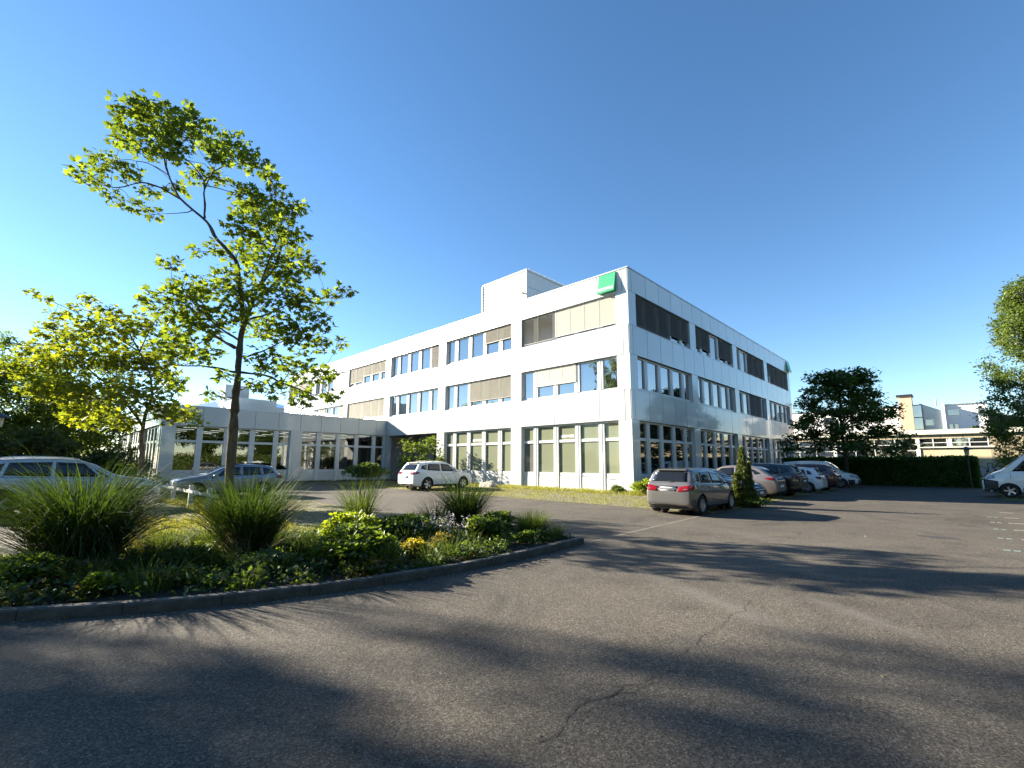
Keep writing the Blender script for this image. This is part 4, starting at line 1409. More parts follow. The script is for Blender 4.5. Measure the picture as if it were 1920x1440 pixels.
SUV_G = dict(side_glass=[[(-1.45, 1.22), (-.42, 1.17), (-.42, 1.62), (-1.35, 1.60)], [(-.34, 1.17), (.75, 1.14), (.32, 1.58), (-.34, 1.62)], [(.80, 1.14), (1.0, 1.13), (.62, 1.38), (.52, 1.46)], [(-1.95, 1.32), (-1.53, 1.24), (-1.43, 1.58), (-1.80, 1.50)]],
             windscreen=(1.06, 1.26, .72, .24, 1.67, .60), rear_glass=(-2.24, 1.23, .66, -1.95, 1.63, .58),
             tail=[[(-2.34, .88, .96), (-2.34, .42, .98), (-2.34, .42, 1.10), (-2.34, .88, 1.13)]], tail_side=[[(-2.38, .98), (-2.05, 1.03), (-2.02, 1.10), (-2.32, 1.13)]],
             head=[[(2.3, .42, .80), (2.3, .80, .80), (2.2, .82, .92), (2.2, .45, .92)]], plate_r=(-2.42, .82), plate_f=(2.45, .55),
             rear_black=[[(-2.42, .62, .27), (-2.42, -.62, .27), (-2.42, -.70, .42), (-2.42, .70, .42)]],
             front_black=[[(2.42, -.35, .66), (2.42, .35, .66), (2.42, .38, .86), (2.42, -.38, .86)], [(2.42, -.65, .35), (2.42, .65, .35), (2.42, .6, .5), (2.42, -.6, .5)]],
             gaps=[(-.38, .36, -.38, 1.16), (1.08, .38, .92, 1.12), (-1.12, .82, -1.45, 1.2)], handles=[(-.72, 1.0), (.30, .98)], sill=[[(-.98, .26), (1.0, .26), (1.0, .35), (-.98, .35)]])
WAGON = dict(L=4.7, W=1.83, clear=.19, r=.325, xr=-1.38, xf=1.40, tumble=.30, wf=.78, wr=.86,
             top=[(-2.27, .82), (-2.24, .98), (-2.12, 1.08), (-1.86, 1.38), (-1.70, 1.46), (-1.0, 1.52), (-.3, 1.53), (.10, 1.49), (.5, 1.34), (1.08, 1.04), (1.35, .99), (1.95, .88), (2.18, .76), (2.27, .62)],
             belt=[(-2.3, .99), (-1.5, 1.0), (0, .95), (1.0, .91), (2.3, .72)])
WAGON_G = dict(side_glass=[[(-1.30, 1.04), (-.45, 1.01), (-.45, 1.40), (-1.25, 1.38)], [(-.37, 1.01), (.64, .98), (.24, 1.36), (-.37, 1.40)], [(-1.93, 1.10), (-1.38, 1.05), (-1.33, 1.37), (-1.70, 1.30)]],
               windscreen=(1.0, 1.07, .66, .18, 1.45, .56), rear_glass=(-2.14, 1.08, .60, -1.82, 1.40, .54),
               tail=[[(-2.26, .80, .82), (-2.26, .42, .84), (-2.26, .42, .95), (-2.26, .80, .98)]], tail_side=[[(-2.28, .80), (-2.0, .85), (-1.96, .95), (-2.22, .99)]],
               head=[[(2.2, .42, .66), (2.2, .78, .66), (2.1, .80, .77), (2.1, .45, .77)]], head_side=[[(1.85, .70), (2.2, .64), (2.16, .73), (1.9, .79)]], plate_r=(-2.3, .86), plate_f=(2.38, .46),
               front_black=[[(2.35, -.4, .54), (2.35, .4, .54), (2.35, .42, .68), (2.35, -.42, .68)], [(2.35, -.7, .24), (2.35, .7, .24), (2.35, .64, .40), (2.35, -.64, .40)]],
               rear_black=[[(-2.35, .6, .22), (-2.35, -.6, .22), (-2.35, -.66, .32), (-2.35, .66, .32)]],
               gaps=[(-.41, .30, -.41, 1.0), (.94, .32, .80, .97), (-1.08, .72, -1.35, 1.02)], handles=[(-.70, .88), (.25, .86)], sill=[[(-.98, .20), (.98, .20), (.98, .27), (-.98, .27)]])
SEDAN = dict(WAGON); SEDAN = dict(SEDAN, W=1.85)
COUPE_SUV = dict(L=4.65, W=1.90, clear=.23, r=.37, xr=-1.36, xf=1.42, tumble=.30, wf=.80, wr=.88,
                 top=[(-2.24, .94), (-2.21, 1.06), (-2.10, 1.14), (-1.55, 1.50), (-1.30, 1.58), (-.6, 1.66), (-.1, 1.66), (.25, 1.62), (.6, 1.48), (1.12, 1.18), (1.4, 1.11), (1.95, 1.0), (2.16, .88), (2.25, .72)],
                 belt=[(-2.3, 1.08), (-1.5, 1.12), (0, 1.06), (1.1, 1.01), (2.3, .82)])
COUPE_SUV_G = dict(side_glass=[[(-1.25, 1.16), (-.40, 1.12), (-.40, 1.54), (-1.0, 1.50)], [(-.32, 1.12), (.72, 1.08), (.34, 1.49), (-.32, 1.54)], [(-1.62, 1.24), (-1.33, 1.18), (-1.1, 1.49), (-1.30, 1.43)]],
                   windscreen=(1.04, 1.22, .70, .26, 1.58, .58), rear_glass=(-2.10, 1.14, .62, -1.55, 1.50, .54),
                   tail=[[(-2.22, .86, .90), (-2.22, .40, .93), (-2.22, .40, 1.02), (-2.22, .86, 1.06)]], tail_side=[[(-2.25, .90), (-1.80, .98), (-1.78, 1.04), (-2.2, 1.06)]],
                   head=[[(2.2, .42, .74), (2.2, .78, .74), (2.1, .8, .86), (2.1, .45, .86)]], plate_r=(-2.3, .62), plate_f=(2.35, .5),
                   rear_black=[[(-2.3, .6, .25), (-2.3, -.6, .25), (-2.3, -.68, .42), (-2.3, .68, .42)]], front_black=[[(2.32, -.6, .32), (2.32, .6, .32), (2.32, .5, .7), (2.32, -.5, .7)]],
                   gaps=[(-.36, .34, -.36, 1.1), (1.02, .36, .9, 1.06)], handles=[(-.7, .96), (.3, .94)], sill=[[(-.9, .25), (.95, .25), (.95, .34), (-.9, .34)]])
BUS = dict(L=4.95, W=1.92, clear=.22, r=.34, xr=-1.52, xf=1.50, tumble=.16, wf=.82, wr=.92, smooth=4,
           top=[(-2.40, 1.1), (-2.38, 1.75), (-2.28, 1.90), (-1.8, 1.96), (-.4, 1.98), (.45, 1.96), (.72, 1.88), (1.42, 1.24), (1.6, 1.16), (2.1, 1.03), (2.3, .90), (2.39, .72)],
           belt=[(-2.45, 1.12), (1.2, 1.10), (2.4, .86)])
BUS_G = dict(side_glass=[[(.10, 1.20), (1.12, 1.17), (.70, 1.70), (.10, 1.74)]],
             windscreen=(1.38, 1.29, .78, .76, 1.86, .70), rear_glass=(-2.45, 1.25, .7, -2.40, 1.72, .66),
             head=[[(2.32, .48, .76), (2.32, .82, .76), (2.2, .84, .98), (2.2, .52, .98)]], head_side=[[(2.02, .80), (2.3, .76), (2.25, .92), (2.05, .97)]],
             tail=[[(-2.42, .90, .9), (-2.42, .74, .9), (-2.42, .74, 1.4), (-2.42, .90, 1.4)]],
             front_black=[[(2.45, -.8, .25), (2.45, .8, .25), (2.45, .8, .62), (2.45, -.8, .62)], [(2.45, -.42, .68), (2.45, .42, .68), (2.42, .42, .86), (2.42, -.42, .86)]],
             gaps=[(.02, .35, .02, 1.2), (1.22, .36, 1.2, 1.15), (-1.05, .4, -1.05, 1.75)], handles=[(.22, 1.0)], sill=[[(-2.2, .24), (-1.95, .24), (-1.95, .5), (-2.2, .5)], [(-1.05, .24), (1.05, .24), (1.05, .44), (-1.05, .44)], [(1.95, .24), (2.3, .24), (2.3, .62), (1.9, .62)]])
TRUCKVAN = dict(L=5.9, W=2.04, clear=.26, r=.36, xr=-1.75, xf=1.98, tumble=.10, wf=.84, wr=.95, smooth=4,
                top=[(-2.95, 1.6), (-2.93, 2.45), (-2.8, 2.58), (-1.0, 2.64), (.75, 2.62), (1.02, 2.52), (1.26, 2.32), (2.06, 1.56), (2.22, 1.44), (2.62, 1.25), (2.83, 1.08), (2.93, .88)],
                belt=[(-3, 1.34), (1.6, 1.34), (2.2, 1.22), (3, .98)])
TRUCKVAN_G = dict(side_glass=[[(.85, 1.42), (1.84, 1.38), (1.34, 1.97), (.85, 2.06)]],
                  windscreen=(2.0, 1.60, .84, 1.32, 2.27, .76),
                  head=[[(2.85, .55, .92), (2.85, .88, .92), (2.7, .9, 1.12), (2.7, .6, 1.12)]], head_side=[[(2.48, 1.02), (2.84, .95), (2.74, 1.12), (2.50, 1.18)]],
                  front_black=[[(3.0, -.85, .30), (3.0, .85, .30), (3.0, .85, .88), (3.0, -.85, .88)]],
                  gaps=[(.72, .45, .72, 2.3), (1.90, 1.0, 1.88, 1.42)], handles=[(.92, 1.2)],
                  sill=[[(2.38, .28), (2.92, .30), (2.93, .97), (2.38, .86)], [(-1.3, .27), (1.5, .27), (1.5, .52), (-1.3, .52)]])


def make_car(name, S, G, paint, rim, label, cat, group, loc, rz, mirror=None, extra=None, mmat=None):
    c = Car(name, S, paint)
    common(c, S, G)
    c.wheels(rim, TYRE)
    if mirror: c.mirrors(mirror[0], mirror[1], mmat)
    if extra: extra(c)
    return c.finish(label, cat, group, loc, rz)


def roof_rails(c, x0, x1, z, y, mat='dark_metal'):
    for sg in (1, -1):
        mb = MB(); n = 9
        pts = [(x0 + (x1 - x0) * k / n, sg * y, z + .055 * (1 - (2 * k / n - 1) ** 6) + .03 * (1 - (2 * k / n - 1) ** 2)) for k in range(n + 1)]
        mb.tube(pts, [.018] * (n + 1), 6)
        mb.build('roof_rail', M[mat], c.root, smooth=True)

def spoiler(c, x, z, w):
    mb = MB(); mb.add([(x, -w, z), (x + .2, -w, z + .02), (x + .2, w, z + .02), (x, w, z), (x, -w, z - .035), (x + .2, -w, z - .03), (x + .2, w, z - .03), (x, w, z - .035)],
                      [(0, 1, 2, 3), (7, 6, 5, 4), (0, 4, 5, 1), (1, 5, 6, 2), (2, 6, 7, 3), (3, 7, 4, 0)])
    mb.build('roof_spoiler', c.paint, c.root)

def wipers(c, x, z):
    mb = MB(); mb.bar((x, .05, z), (x + .05, -.32, z + .06), .015)
    mb.build('rear_wiper', M['black'], c.root)

ROW = 'cars parked in the bays along the shaded facade'
make_car('hatchback', HATCH, HATCH_G, M['paint_grey'], RIM10, 'grey metallic hatchback with red tail lamps parked end on beside the small conifer', 'car', ROW,
         (-7.20, -6.53, .022), 0.0, (.72, 1.02), lambda c: (spoiler(c, -1.80, 1.50, .52), wipers(c, -2.04, 1.10)))
make_car('sedan', SEDAN, WAGON_G, M['car_blue'], RIM5S, 'dark blue car parked nose out, half hidden behind the small conifer', 'car', ROW, (-2.0, -5.0, .012), -PI / 2, (.70, .98))
make_car('coupe_suv', COUPE_SUV, COUPE_SUV_G, M['car_taupe'], RIM5, 'taupe grey sport utility car with sloping rear parked nose to the facade', 'car', ROW, (1.8, -4.9, .012), PI / 2, (.72, 1.10))
make_car('suv', SUV, SUV_G, M['car_black'], RIM5S, 'black sport utility car with pale rear pillar between the taupe and the white cars', 'car', ROW, (4.75, -5.15, .012), PI / 2, (.74, 1.15))
make_car('hatchback', HATCH, HATCH_G, M['car_white'], RIM10, 'small white hatchback in the shaded row between the two dark cars', 'car', ROW, (9.4, -5.5, .012), PI / 2, (.72, 1.02), lambda c: spoiler(c, -1.80, 1.50, .52))
make_car('suv', SUV, SUV_G, M['car_red'], RIM5S, 'dark red sport utility car in front of the white van at the row end', 'car', ROW, (12.9, -5.4, .012), PI / 2, (.74, 1.15))
make_car('van', BUS, BUS_G, M['car_white'], RIM5S, 'white van with black bumper parked nose out at the far end of the row', 'van', ROW, (18.5, -5.7, .012), -PI / 2, (1.05, 1.22), mmat=M['black'])
make_car('suv', SUV, SUV_G, M['car_white'], RIM5, 'white sport utility car parked nose to the sunlit facade', 'car', None, (-5.95, 10.95, .022), R(2), (.74, 1.15),
         lambda c: (spoiler(c, -2.0, 1.69, .55), roof_rails(c, -1.5, .1, 1.70, .60, 'chrome')))
make_car('estate_car', WAGON, WAGON_G, M['car_bluegrey'], RIM5, 'blue grey estate car behind the tree trunk and the white rail', 'car', None, (-17.75, 12.0, .06), PI, (.72, .99),
         lambda c: roof_rails(c, -1.5, .0, 1.46, .56, 'dark_metal'))
make_car('suv', SUV, SUV_G, M['car_silver'], RIM5S, 'silver sport utility car with roof rails behind the big ornamental grass', 'car', None, (-23.55, 7.65, .04), 0.0, (.74, 1.15),
         lambda c: roof_rails(c, -1.7, .2, 1.70, .60, 'chrome'))
make_car('panel_van', TRUCKVAN, TRUCKVAN_G, M['car_white'], RIM5S, 'tall white panel van with black bumper cut off by the right picture edge', 'van', None, (12.95, -17.45, .02), PI / 2, (1.30, 1.52), mmat=M['black'])

# ------------------------------------------------------------------ vegetation
def leaf_template(kind):
    if kind == 'palmate':
        c = (0, .42)
        out = [(0, 0)]
        for ang, rad in ((-150, .30), (-118, .46), (-90, .25), (-58, .52), (-30, .27), (0, .60), (30, .27), (58, .52), (90, .25), (118, .46), (150, .30)):
            a = R(ang)
            out.append((math.sin(a) * rad, .42 + math.cos(a) * rad))
        V = [(c[0], c[1], .0)] + [(x, y, -.22 * abs(x) - .12 * max(0, y - .4)) for x, y in out]
        n = len(out)
        F = [(0, 1 + i, 1 + (i + 1) % n) for i in range(n)]
        return np.array(V), np.array(F)
    if kind == 'oval':
        V = [(0, 0, 0), (.26, .38, .06), (0, .5, -.03), (-.26, .38, .06), (.16, .80, .02), (-.16, .80, .02), (0, 1, -.06)]
        F = [(0, 1, 2), (0, 2, 3), (1, 4, 2), (2, 5, 3), (2, 4, 6), (2, 6, 5)]
        return np.array(V), np.array(F)
    if kind == 'rhomb':
        V = [(0, 0, 0), (.30, .45, .05), (0, 1, -.05), (-.30, .45, .05)]
        return np.array(V), np.array([(0, 1, 2), (0, 2, 3)])
    if kind == 'spray':     # a flat spray of five leaflets
        V, F = [], []
        for ang, ln in ((-70, .55), (-35, .8), (0, 1), (35, .8), (70, .55)):
            a = R(ang); b = len(V)
            dx, dy = math.sin(a), math.cos(a)
            V += [(0, .0, 0), (dx * ln * .5 + dy * .12, dy * ln * .5 - dx * .12, .03), (dx * ln, dy * ln, -.08), (dx * ln * .5 - dy * .12, dy * ln * .5 + dx * .12, .03)]
            F += [(b, b + 1, b + 2), (b, b + 2, b + 3)]
        return np.array(V), np.array(F)
TPL = {k: leaf_template(k) for k in ('palmate', 'oval', 'rhomb', 'spray')}


def unit(v):
    return v / np.maximum(1e-6, np.linalg.norm(v, axis=1, keepdims=True))


def scatter_leaves(pos, size, kind, rng, up=0.8, out=None, droop=0.3):
    """pos (n,3) leaf bases; normals mostly upwards, tips outwards and drooping"""
    n = len(pos)
    V, F = TPL[kind]
    nr = rng.normal(size=(n, 3)); nr[:, 2] = np.abs(nr[:, 2]) * .6 + up * 1.2
    nr = unit(nr)
    t = rng.normal(size=(n, 3))
    if out is not None: t += out * 1.0
    t[:, 2] -= droop
    t = unit(t - nr * (t * nr).sum(1, keepdims=True))
    b = np.cross(t, nr)
    s_ = size * rng.uniform(.5, 1.3, size=(n, 1, 1))
    W = (b[:, None, :] * V[None, :, 0:1] + t[:, None, :] * V[None, :, 1:2] + nr[:, None, :] * V[None, :, 2:3]) * s_ + pos[:, None, :]
    k = len(V)
    FF = (F[None, :, :] + (np.arange(n) * k)[:, None, None]).reshape(-1, 3)
    return W.reshape(-1, 3), FF


def merge(parts):
    V, F, b = [], [], 0
    for v, f in parts:
        V.append(v); F.append(f + b); b += len(v)
    return np.vstack(V), np.vstack(F)


def cluster_points(c, r, n, rng, flat=1.0, shell=.35):
    d = unit(rng.normal(size=(n, 3)))
    rad = r * (shell + (1 - shell) * rng.random((n, 1))) ** 1.0
    o = d * rad; o[:, 2] *= flat
    return np.array(c)[None, :] + o, d


def add_twigs(mb, limbs_pts, cl, rng, n_sub=5, r0=.02):
    """a curved branch from the nearest limb point to each leaf cluster, then short twigs"""
    L = np.array(limbs_pts)
    for (x, y, z, r) in cl:
        c = np.array((x, y, z))
        w = np.linalg.norm(L[:, :3] - c, axis=1) + np.maximum(0, L[:, 2] - z) * 1.0
        k = int(np.argmin(w)); a = L[k, :3]
        d = np.linalg.norm(c - a)
        rr = min(r0 + .006 * d, max(.008, L[k, 3] * .8))
        mid = (a + c) / 2 + rng.normal(size=3) * .06 * d + np.array((0, 0, .05 * d))
        mb.tube([a, (a + mid) / 2 + rng.normal(size=3) * .02 * d, mid, c], [rr, rr * .8, rr * .6, .006], 5, False)
        for q in range(n_sub):
            e = c + unit(rng.normal(size=(1, 3)))[0] * r * rng.uniform(.6, .95)
            s_ = c + (mid - c) * rng.uniform(0, .35)
            mb.tube([s_, (s_ + e) / 2 + rng.normal(size=3) * .05 * r, e], [.006, .005, .003], 4, False)


def tree(name, label, limbs, clusters, leaf_kind, leaf_size, per_m2, leaf_mat, bark_mat, seed, base, cat='tree', group=None, flat=.85, shell=.3, sub=5, up=.8, droop=.3, twig_r=.012):
    rng = np.random.default_rng(seed)
    t = thing(name, label, cat, base, 0, group)
    B = np.array(base)
    mb = MB(); lp = []
    for pts, ra, rb in limbs:
        P_ = [np.array(p) - B for p in pts]
        sm = catmull([tuple(p) for p in P_], 4)
        n = len(sm)
        rad = [ra + (rb - ra) * (i / (n - 1)) ** .8 for i in range(n)]
        wob = [Vector(rng.normal(size=3) * .010) * (1 if 0 < i < n - 1 else 0) for i in range(n)]
        sm = [p + w for p, w in zip(sm, wob)]
        mb.tube(sm, [r * (1 + .10 * rng.normal()) for r in rad], 9 if ra > .06 else 6)
        for p, r in zip(sm, rad): lp.append((p.x, p.y, p.z, r))
    cl = [(c[0] - B[0], c[1] - B[1], c[2] - B[2], c[3]) for c in clusters]
    add_twigs(mb, lp, cl, rng, sub, twig_r)
    mb.build('trunk', bark_mat, t, smooth=True)
    parts = []
    for c in cl:
        n = max(10, int(per_m2 * c[3] ** 2 * 4))
        p, d = cluster_points(c[:3], c[3], n, rng, flat, shell)
        parts.append(scatter_leaves(p, leaf_size, leaf_kind, rng, up, d, droop))
    V, F = merge(parts)
    link('crown', mesh_np('crown', V, F), leaf_mat, t)
    return t


def auto_tree(name, label, base, h, cr, seed, leaf_kind, leaf_size, per_m2, leaf_mat, bark_mat, z0=.25, ncl=40, r=(.5, 1.0), tr=.14, flat=.75, group=None, lean=(0, 0), cat='tree', shape='round', sub=3, shell=.3, up=.8):
    """tree grown from a trunk with limbs reaching to leaf clusters inside a crown outline"""
    rng = np.random.default_rng(seed)
    B = np.array(base)
    zc = h * (z0 + 1) / 2; hz = h * (1 - z0) / 2
    cl = []
    for k in range(ncl):
        for _ in range(40):
            p = rng.uniform(-1, 1, 3)
            rr = math.hypot(p[0], p[1])
            lim = math.sqrt(max(0, 1 - p[2] ** 2)) if shape == 'round' else (max(.12, .5 - .5 * p[2]) if shape == 'cone' else max(.25, 1 - abs(p[2]) ** 3))
            if rr < lim and rr > lim * .35 * rng.random() ** .5: break
        cr_ = rng.uniform(*r)
        cl.append((B[0] + lean[0] * (p[2] + 1) / 2 + p[0] * cr * .9, B[1] + lean[1] * (p[2] + 1) / 2 + p[1] * cr * .9, B[2] + zc + p[2] * hz * .92, cr_))
    nl = 7
    tp = [(B[0], B[1], B[2] - .1), (B[0] + rng.normal() * .1, B[1] + rng.normal() * .1, B[2] + h * .3), (B[0] + lean[0] * .5 + rng.normal() * .15, B[1] + lean[1] * .5 + rng.normal() * .15, B[2] + h * .6), (B[0] + lean[0], B[1] + lean[1], B[2] + h * .93)]
    limbs = [(tp, tr, .02)]
    for k in range(nl):
        a = 2 * PI * k / nl + rng.normal() * .3; z = h * (max(.12, z0 - .05) + .10 * k * (1 - z0))
        q = (B[0] + math.cos(a) * cr * .65, B[1] + math.sin(a) * cr * .65, B[2] + min(h * .9, z + cr * .55))
        m_ = (B[0] + math.cos(a) * cr * .3, B[1] + math.sin(a) * cr * .3, B[2] + z + cr * .18)
        limbs.append(([(B[0], B[1], B[2] + z), m_, q], tr * .45, .012))
    return tree(name, label, limbs, cl, leaf_kind, leaf_size, per_m2, leaf_mat, bark_mat, seed + 100, base, cat, group, flat, shell, sub, up, .3)


def shrub(name, label, base, rx, ry, h, seed, leaf_kind, leaf_size, n, mat, cat='shrub', group=None, stems=9, lumps=9, flowers=None, z0=.12, up=.7, part='foliage', droop=.1, stem_mat='bark_dark'):
    rng = np.random.default_rng(seed)
    t = thing(name, label, cat, base, 0, group)
    mb = MB(); parts = []; tops = []
    for k in range(lumps):
        a = rng.uniform(0, 2 * PI); q = rng.random() ** .5 * .62
        c = np.array((rx * q * math.cos(a), ry * q * math.sin(a), h * rng.uniform(z0 + .25, .72)))
        rr = h * rng.uniform(.28, .42)
        m_ = n // lumps
        d = unit(rng.normal(size=(m_, 3))); d[:, 2] = np.abs(d[:, 2]) * 1.0 - .35
        o = d * np.array((rx * .5, ry * .5, rr)) * (0.55 + .5 * rng.random((m_, 1)))
        p = c + o; p[:, 2] = np.clip(p[:, 2], .03, None)
        parts.append(scatter_leaves(p, leaf_size, leaf_kind, rng, up, d * np.array((1, 1, .8)), droop))
        tops.append(c)
        mb.tube([(c[0] * .25, c[1] * .25, -.03), (c[0] * .7, c[1] * .7, c[2] * .5), tuple(c)], [.012, .009, .005], 5, False)
    for k in range(stems):
        a = rng.uniform(0, 2 * PI); q = rng.random() ** .5 * .8
        mb.tube([(rx * q * .3 * math.cos(a), ry * q * .3 * math.sin(a), -.03), (rx * q * math.cos(a), ry * q * math.sin(a), h * .75)], [.01, .004], 4, False)
    tag(mb.build('stem', M[stem_mat], t), kind='stuff')
    V, F = merge(parts)
    link(part, mesh_np(part, V, F), mat, t)
    if flowers:
        fm, fn, fs = flowers
        sel = V[rng.integers(0, len(V), fn)]
        sel = sel[sel[:, 2] > h * .55]
        if len(sel):
            V2, F2 = scatter_leaves(sel + np.array((0, 0, .02)), fs, 'oval', rng, 1.0, None, 0)
            link('flower', mesh_np('flower', V2, F2), fm, t)
    return t


def blades(n, r0, L, w, rng, lean=(.05, .9), seg=6, bend=1.0, curl=.2, zmin=.02):
    """arching grass leaves as tapering strips"""
    a = rng.uniform(0, 2 * PI, n); q = np.sqrt(rng.random(n)) * r0
    base = np.stack([q * np.cos(a), q * np.sin(a), np.zeros(n)], 1)
    az = a + rng.normal(size=n) * .5
    ln = L * rng.uniform(.55, 1.1, n)
    le = rng.uniform(lean[0], lean[1], n) * (0.35 + .65 * rng.random(n))
    be = bend * rng.uniform(.5, 1.4, n)
    pts = np.zeros((n, seg + 1, 3)); pts[:, 0] = base
    th = le.copy()
    for s_ in range(seg):
        d = np.stack([np.sin(th) * np.cos(az), np.sin(th) * np.sin(az), np.cos(th)], 1)
        pts[:, s_ + 1] = pts[:, s_] + d * (ln / seg)[:, None]
        th = th + be * (0.10 + .42 * ((s_ + 1) / seg) ** 2)
        az = az + rng.normal(size=n) * curl * .12
    pts[:, :, 2] = np.maximum(pts[:, :, 2], zmin)
    tw = rng.uniform(0, PI, n)
    side = np.stack([np.cos(az + PI / 2 + .6 * np.cos(tw)), np.sin(az + PI / 2 + .6 * np.cos(tw)), .35 * np.sin(tw)], 1)
    prof = np.array([.55] + [1.0 - .15 * abs(s_ - seg * .4) / seg - (s_ / seg) ** 3 * .95 for s_ in range(1, seg + 1)])
    wv = (w * rng.uniform(.6, 1.2, n))[:, None, None] * prof[None, :, None] * side[:, None, :]
    Lf, Rt = pts - wv / 2, pts + wv / 2
    V = np.stack([Lf, Rt], 2).reshape(n, -1, 3)
    k = 2 * (seg + 1)
    f = []
    for s_ in range(seg):
        f.append((2 * s_, 2 * s_ + 1, 2 * s_ + 3, 2 * s_ + 2))
    F = (np.array(f)[None] + (np.arange(n) * k)[:, None, None]).reshape(-1, 4)
    return V.reshape(-1, 3), F


def grass_clump(name, label, base, r0, L, n, seed, w=.012, lean=(.05, .95), bend=1.0, mat='blade', dead=60, cat='ornamental grass', group=None, seg=7):
    rng = np.random.default_rng(seed)
    t = thing(name, label, cat, base, 0, group)
    V, F = blades(n, r0, L, w, rng, lean, seg, bend)
    link('leaf_blades', mesh_np('leaf_blades', V, F), M[mat], t)
    if dead:
        V, F = blades(dead, r0 * 1.1, L * .62, w * .9, rng, (.1, 1.0), 5, bend * 1.7)
        link('dry_blades', mesh_np('dry_blades', V, F), M['blade_dead'], t)
    return t


def lawn(name, rects, dens, h, seed, mat='lawn', w=.006, clump=.0, mask=None, z=.02):
    rng = np.random.default_rng(seed)
    Vs, Fs, b = [], [], 0
    for x0, y0, x1, y1 in rects:
        n = int((x1 - x0) * (y1 - y0) * dens)
        p = np.stack([rng.uniform(x0, x1, n), rng.uniform(y0, y1, n)], 1)
        if clump:
            f = np.sin(p[:, 0] * 2.3 + 1.3 * np.sin(p[:, 1] * 1.1)) * np.sin(p[:, 1] * 1.9 + 1.7 * np.sin(p[:, 0] * .9)) + rng.normal(size=n) * .5
            p = p[f > clump]
            n = len(p)
        if mask is not None:
            p = p[mask(p)]; n = len(p)
        hh = h * rng.uniform(.4, 1.3, n); a = rng.uniform(0, 2 * PI, n); le = rng.uniform(0, .8, n)
        b0 = np.stack([p[:, 0], p[:, 1], np.full(n, z)], 1)
        sd = np.stack([np.cos(a + 1.57), np.sin(a + 1.57), np.zeros(n)], 1) * w
        d1 = np.stack([np.cos(a) * le * .4, np.sin(a) * le * .4, np.full(n, .55)], 1) * hh[:, None]
        d2 = np.stack([np.cos(a) * le, np.sin(a) * le, np.full(n, .9)], 1) * hh[:, None]
        V = np.stack([b0 - sd, b0 + sd, b0 + d1 + sd * .7, b0 + d1 - sd * .7, b0 + d2], 1)
        F = np.array([(0, 1, 2), (0, 2, 3), (3, 2, 4)])[None] + (np.arange(n) * 5)[:, None, None] + b
        Vs.append(V.reshape(-1, 3)); Fs.append(F.reshape(-1, 3)); b += n * 5
    return tag(link(name, mesh_np(name, np.vstack(Vs), np.vstack(Fs)), M[mat]), kind='stuff')

PLANE_LIMBS= [[[[-20.34, 1.56, 0.26], [-20.36, 1.58, 1.17], [-20.39, 1.61, 2.73], [-20.39, 1.61, 3.36], [-20.39, 1.61, 4.3], [-20.41, 1.63, 5.28], [-20.37, 1.59, 5.8], [-20.27, 1.63, 6.15], [-20.12, 1.62, 6.88], [-19.97, 1.61, 7.32], [-19.68, 1.45, 7.9], [-19.51, 1.42, 8.77]], 0.15, 0.03], [[[-20.37, 1.59, 5.8], [-20.53, 1.47, 6.61], [-20.68, 1.47, 7.33], [-20.81, 1.46, 7.81], [-21.25, 1.78, 8.36], [-21.51, 2.04, 8.95], [-22.15, 2.56, 9.65], [-22.45, 2.87, 10.43], [-22.63, 3.05, 11.09], [-22.85, 3.42, 11.89]], 0.085, 0.015], [[[-21.55, 2.09, 9.07], [-21.57, 2.39, 9.82], [-21.59, 2.55, 10.46], [-21.93, 3.05, 11.18], [-22.23, 3.51, 11.53], [-22.09, 3.5, 12.13]], 0.035, 0.01], [[[-22.11, 2.52, 9.6], [-22.78, 2.92, 9.96], [-23.2, 3.21, 9.91], [-23.62, 3.5, 9.72], [-24.19, 3.94, 10.11]], 0.03, 0.008], [[[-22.42, 2.84, 10.37], [-22.82, 3.53, 10.88], [-23.26, 4.13, 11.13], [-23.62, 4.65, 11.18]], 0.02, 0.007], [[[-21.59, 2.55, 10.46], [-21.23, 2.47, 11.06], [-20.85, 2.37, 11.32], [-20.4, 2.05, 11.49]], 0.022, 0.007], [[[-20.51, 1.74, 5.13], [-20.85, 2.52, 5.54], [-21.13, 3.09, 5.85], [-21.41, 3.66, 6.12], [-21.91, 4.6, 6.66]], 0.05, 0.012], [[[-20.41, 1.63, 5.33], [-20.88, 1.54, 5.54], [-21.29, 1.38, 5.74], [-21.66, 1.2, 6.0], [-22.02, 1.13, 6.35]], 0.04, 0.01], [[[-20.45, 1.68, 4.37], [-21.13, 1.94, 4.48], [-21.59, 2.13, 4.45], [-22.03, 2.15, 4.42], [-22.32, 2.16, 4.28]], 0.04, 0.01], [[[-20.4, 1.62, 4.37], [-19.77, 1.25, 4.31], [-19.19, 0.95, 4.05], [-18.72, 0.61, 3.85], [-18.33, 0.35, 3.7]], 0.045, 0.01], [[[-20.39, 1.61, 4.8], [-20.18, 0.82, 4.87], [-20.03, 0.09, 4.93], [-19.81, -0.56, 5.13], [-19.48, -1.19, 5.29]], 0.035, 0.01], [[[-20.34, 1.56, 6.0], [-19.73, 1.65, 6.34], [-19.07, 1.54, 6.84], [-18.28, 1.16, 7.13], [-17.75, 0.76, 7.4]], 0.04, 0.008], [[[-20.1, 1.6, 6.93], [-20.08, 0.86, 7.59], [-20.0, 0.35, 8.3], [-20.0, 0.06, 8.88]], 0.035, 0.01], [[[-20.25, 1.47, 6.42], [-20.35, 2.43, 7.26], [-20.41, 3.06, 8.16], [-20.22, 3.16, 9.21]], 0.03, 0.01]]
